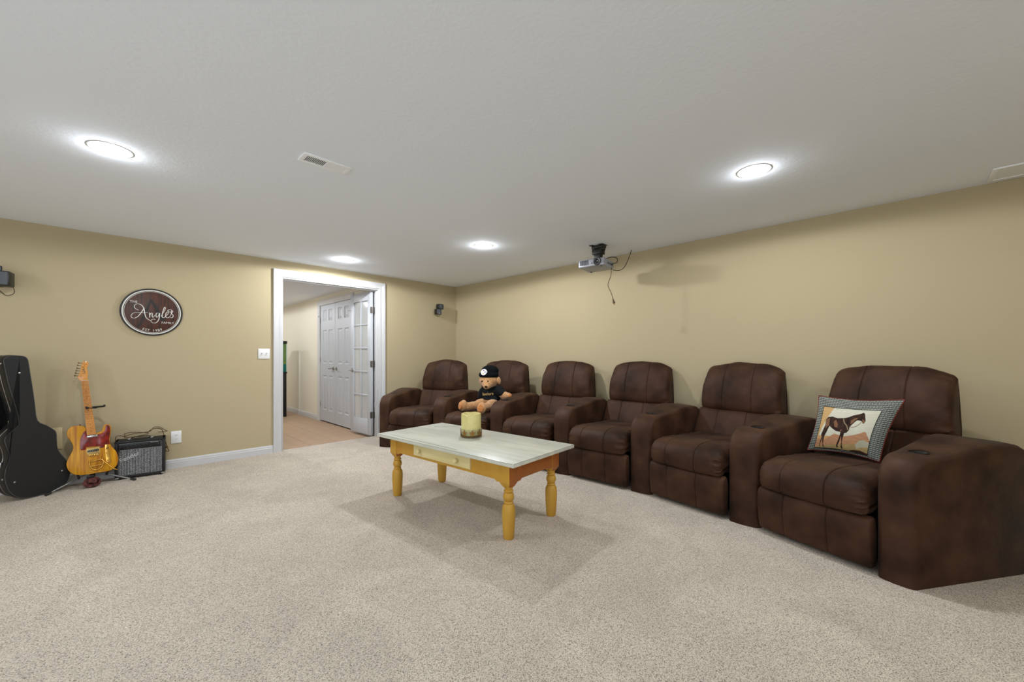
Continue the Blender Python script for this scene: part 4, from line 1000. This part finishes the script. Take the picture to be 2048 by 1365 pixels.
# ---------------------------------------------------------------- amplifier
def amp():
    W_, Dp, Hh = .350, .15, .345
    r = empty('guitar_amplifier', (.222, 5.145, 0), 'small black guitar amplifier with silver ribbed grille on the carpet by the wall', 'amplifier', rotz=rad(-7))
    bm = bmesh.new(); f_ = .022
    addbox(bm, (0, Dp/2, .012+Hh-f_/2), (W_, Dp, f_), .005); addbox(bm, (0, Dp/2, .012+f_/2), (W_, Dp, f_), .005)
    for s in (-1, 1): addbox(bm, (s*(W_-f_)/2, Dp/2, .012+Hh/2), (f_, Dp, Hh), .005)
    addbox(bm, (0, Dp-.006, .012+Hh/2), (W_-.01, .012, Hh-.01), .003)
    link('cabinet', frombm(bm, True), M['tolex'], r)
    gh = .232
    box('grille_cloth', (0, .014, .012+f_+gh/2), (W_-2*f_, .01, gh), M['gcloth'], r)
    pn = box('control_panel', (0, .018, .012+f_+gh+.035), (W_-2*f_, .01, .062), M['black'], r, .001)
    bmx = bmesh.new(); addbox(bmx, (0, -.0055, -.031), (W_-2*f_, .002, .002)); addbox(bmx, (0, -.0055, .028), (W_-2*f_-.01, .002, .0015)); addbox(bmx, ((W_-2*f_)/2-.006, -.0055, 0), (.0015, .002, .056))
    link('panel_trim', frombm(bmx), M['amptext'], pn)
    for k in range(8):
        kb = link('knob', revolve_me([(.001,0),(.0085,0),(.0075,.010),(.0065,.012),(.001,.012)], 18), M['black'], pn, (-.11+k*.028, -.005, 0), (rad(90), 0, 0))
    link('jack', revolve_me([(.001,0),(.007,0),(.006,.006),(.001,.006)], 14), M['chrome'], pn, (-.138, -.005, 0), (rad(90), 0, 0))
    box('power_switch', (.128, -.006, 0), (.008, .006, .016), M['dgrey'], pn, .001)
    link('panel_lettering', text_me('FRONTMAN', .011, .0004), M['amptext'], pn, (.10, -.0056, .02), (rad(90), 0, 0))
    link('logo_lettering', text_me('Fender', .052, .001), M['amptext'], r, (-.074, .0075, .012+f_+.168), (rad(90), rad(-24), 0))
    for sx in (-1, 1):
        for z in (.012, ): link('corner_guard', revolve_me([(.001,0),(.017,0),(.018,.012),(.001,.012)], 10), M['chrome'], r, (sx*(W_/2-.016), .012, z), (0, 0, 0))
        for y in (.02, Dp-.02): link('foot', revolve_me([(.001,0),(.010,0),(.012,.012),(.001,.012)], 14), M['black'], r, (sx*(W_/2-.03), y, 0))
    tube('carry_handle', [(-.075, Dp/2, .012+Hh+.002), (-.05, Dp/2, .012+Hh+.018), (.05, Dp/2, .012+Hh+.018), (.075, Dp/2, .012+Hh+.002)], .008, M['black'], r, flat=.5)
    for s in (-1, 1): box('handle_cap', (s*.08, Dp/2, .012+Hh+.003), (.026, .02, .008), M['chrome'], r, .002)
    tube('patch_cord', [(-.138, -.004, .312), (-.137, -.03, .30), (-.15, -.022, .25), (-.16, -.03, .19), (-.178, -.03, .14), (-.186, .0, .12)], .004, M['blackc'], r, seg=8)
    return r
A = amp()
def cords():
    r = empty('power_cord', (.222, 5.22, .36), 'brown power cord coiled loosely on top of the guitar amplifier', 'cord')
    T_ = lambda L: [(x, y, z) for x, y, z in L]
    zz = .036
    tube('cord', T_([(-.165, -.005, -.03), (-.163, .0, zz), (-.13, .02, zz+.002), (-.10, -.015, .028), (-.105, .03, .050), (-.06, .035, .058), (.0, .035, .050), (.06, -.01, .040), (.0, -.035, .028), (-.08, -.03, .024), (-.11, .0, .030), (-.05, .03, .042), (.03, .03, .046), (.07, .0, .055), (.10, .01, .088), (.14, .02, .085), (.185, .015, .05), (.20, .01, .040), (.17, .01, .036), (.13, .0, .040)]), .0033, M['brownc'], r, seg=8)
    tube('cord', T_([(.05, -.02, .045), (.08, .0, .070), (.12, .02, .076), (.155, .03, .062), (.17, .035, .03), (.185, .03, -.05), (.205, .04, -.13), (.215, .055, -.17), (.195, .055, -.165), (.185, .04, -.12)]), .0033, M['brownc'], r, seg=8)
    pl = link('plug', revolve_me([(.004,.025),(.008,.016),(.013,-.008),(.012,-.016),(.001,-.016)], 12), M['brownc'], r, (.192, .03, -.115), (0, rad(-28), 0))
    for s in (-1, 1): box('prong', (s*.006, 0, -.024), (.002, .005, .016), M['gold'], pl)
cords()

# ---------------------------------------------------------------- guitar case
CASE=[(-0.1844,1.1275),(-0.1801,1.1501),(-0.1648,1.1655),(-0.14,1.1757),(-0.0957,1.175),(-0.0666,1.1659),(-0.0515,1.1452),(-0.0449,1.1074),(-0.0356,1.0222),(-0.0236,0.9173),(-0.0101,0.7828),(0.0048,0.6452),(0.0589,0.5952),(0.1053,0.5481),(0.1184,0.5161),(0.1213,0.4512),(0.1271,0.3805),(0.1604,0.313),(0.1943,0.2493),(0.2058,0.1702),(0.1997,0.1111),(0.1754,0.068),(0.1162,0.0367),(0.0449,0.0287),(-0.0236,0.0248),(-0.0828,0.0403),(-0.1212,0.0672),(-0.1556,0.1198),(-0.174,0.1937),(-0.1771,0.258),(-0.1648,0.3182),(-0.1537,0.3701),(-0.1587,0.4259),(-0.1771,0.5026),(-0.174,0.5382),(-0.14,0.582),(-0.1053,0.6221),(-0.1021,0.654),(-0.1149,0.7391),(-0.1338,0.8333),(-0.1587,0.9542),(-0.174,1.0549)]
def case():
    P0 = Vector((-.40, 5.04, 0)); a_ = rad(30)
    r = empty('guitar_case', P0, 'black hard-shell acoustic guitar case standing upright at the left edge', 'guitar case', rotz=a_)
    pts = tube2d([(x, max(.004, z-.022)) for x, z in CASE], 3)
    th = .15
    bm = bmesh.new(); n = len(pts); rows = []
    # rings: slightly domed face, rounded edge, side wall, rounded back edge
    P = [Vector((x, z)) for x, z in pts]; nr = []
    area = sum(P[i].x*P[(i+1) % n].y-P[(i+1) % n].x*P[i].y for i in range(n)); sg = 1 if area > 0 else -1
    for i in range(n):
        t = (P[(i+2) % n]-P[i-2]).normalized(); nr.append(Vector((t.y, -t.x))*sg)
    for ins, y in ((.006, -.0005), (.004, 0), (0, .006), (0, th*.5-.004), (.003, th*.5), (0, th*.5+.004), (0, th-.006), (.005, th)):
        rows.append([bm.verts.new((P[i].x-nr[i].x*ins, y, max(.002, P[i].y-nr[i].y*ins))) for i in range(n)])
    for q in range(len(rows)-1):
        for i in range(n): bm.faces.new((rows[q][i], rows[q][(i+1) % n], rows[q+1][(i+1) % n], rows[q+1][i]))
    f1 = bm.faces.new(rows[0]); f2 = bm.faces.new(rows[-1]); bmesh.ops.triangulate(bm, faces=[f1, f2])
    sh = link('shell', frombm(bm, True, 50), M['case'], r)
    for p in sh.data.polygons:
        if abs(p.normal.y) > .97: p.use_smooth = False
    link('piping', tube_me([(P[i].x-nr[i].x*.002, .0012, max(.004, P[i].y-nr[i].y*.002)) for i in range(n)], .0022, 6, 0, True), M['piping'], r)
    link('lid_rim', tube_me([(P[i].x, th*.5, max(.004, P[i].y)) for i in range(n)], .003, 6, 0, True), M['nickel'], r)
    for x, z in ((-.1008, 1.0148), (.1492, .1709), (-.1275, .1577)):
        link('rivet', revolve_me([(.001,0),(.008,0),(.0065,.004),(.003,.006),(.001,.006)], 14), M['chrome'], r, (x, -.003, z), (rad(90), 0, 0))
    for (x, z) in ((-.172, .19), (-.182, 1.09)):
        link('rivet', revolve_me([(.001,0),(.008,0),(.0065,.004),(.003,.006),(.001,.006)], 14), M['chrome'], r, (x-.003, .03, z), (0, rad(-90), 0))
    for x, z in ((.0, .003), (.09, .010)): link('case_foot', revolve_me([(.001,0),(.008,0),(.006,.006),(.001,.006)], 12), M['chrome'], r, (x, .012, z), (rad(90), 0, 0))
    # latches and a handle on the left side wall
    for z in (.30, .62): box('latch', (-.17+(.05 if z > .5 else 0), th*.5, z), (.012, .035, .035), M['chrome'], r, .003)
case()

# ---------------------------------------------------------------- aquarium in the hall
def aquarium():
    x1, y0, z0 = 2.43, 8.43, ZF
    r = empty('aquarium', (2.12, 8.60, z0), 'lit aquarium with green water on a tall black stand in the hall', 'aquarium')
    def bx(name, a_, b_, m, par=None, bev=.003):
        c = tuple((a_[k]+b_[k])/2 for k in range(3)); s = tuple(b_[k]-a_[k] for k in range(3)); return box(name, c, s, m, par or r, bev)
    s = bx('stand', (-.30, -.15, 0), (.30, .15, .83), M['black'])
    bx('stand_door', (-.28, -.156, .06), (-.005, -.148, .80), M['black'], s); s.location = s.location
    bx('stand_top', (-.31, -.16, .83), (.31, .16, .86), M['black'])
    bx('gravel', (-.295, -.145, .862), (.295, .145, 1.01), M['gravel'])
    bx('water', (-.295, -.145, 1.011), (.295, .145, 1.40), M['tank'])
    for sx in (-1, 1):
        for sy in (-1, 1): bx('glass_edge', (sx*.3-.005, sy*.15-.005, .86), (sx*.3+.005, sy*.15+.005, 1.41), M['tankedge'])
    bx('hood', (-.31, -.16, 1.40), (.31, .16, 1.452), M['black'])
    bx('feeder', (-.02, -.05, 1.452), (.06, .03, 1.48), M['wgrey'])
M['tankedge'] = mat('tank_edge_glass', (150, 190, 185), .1)
aquarium()
# door bits: children of stand were authored in the root's frame
for o in D.objects:
    if o.name.startswith('stand_door'): o.location = Vector(o.location)-Vector(o.parent.location)
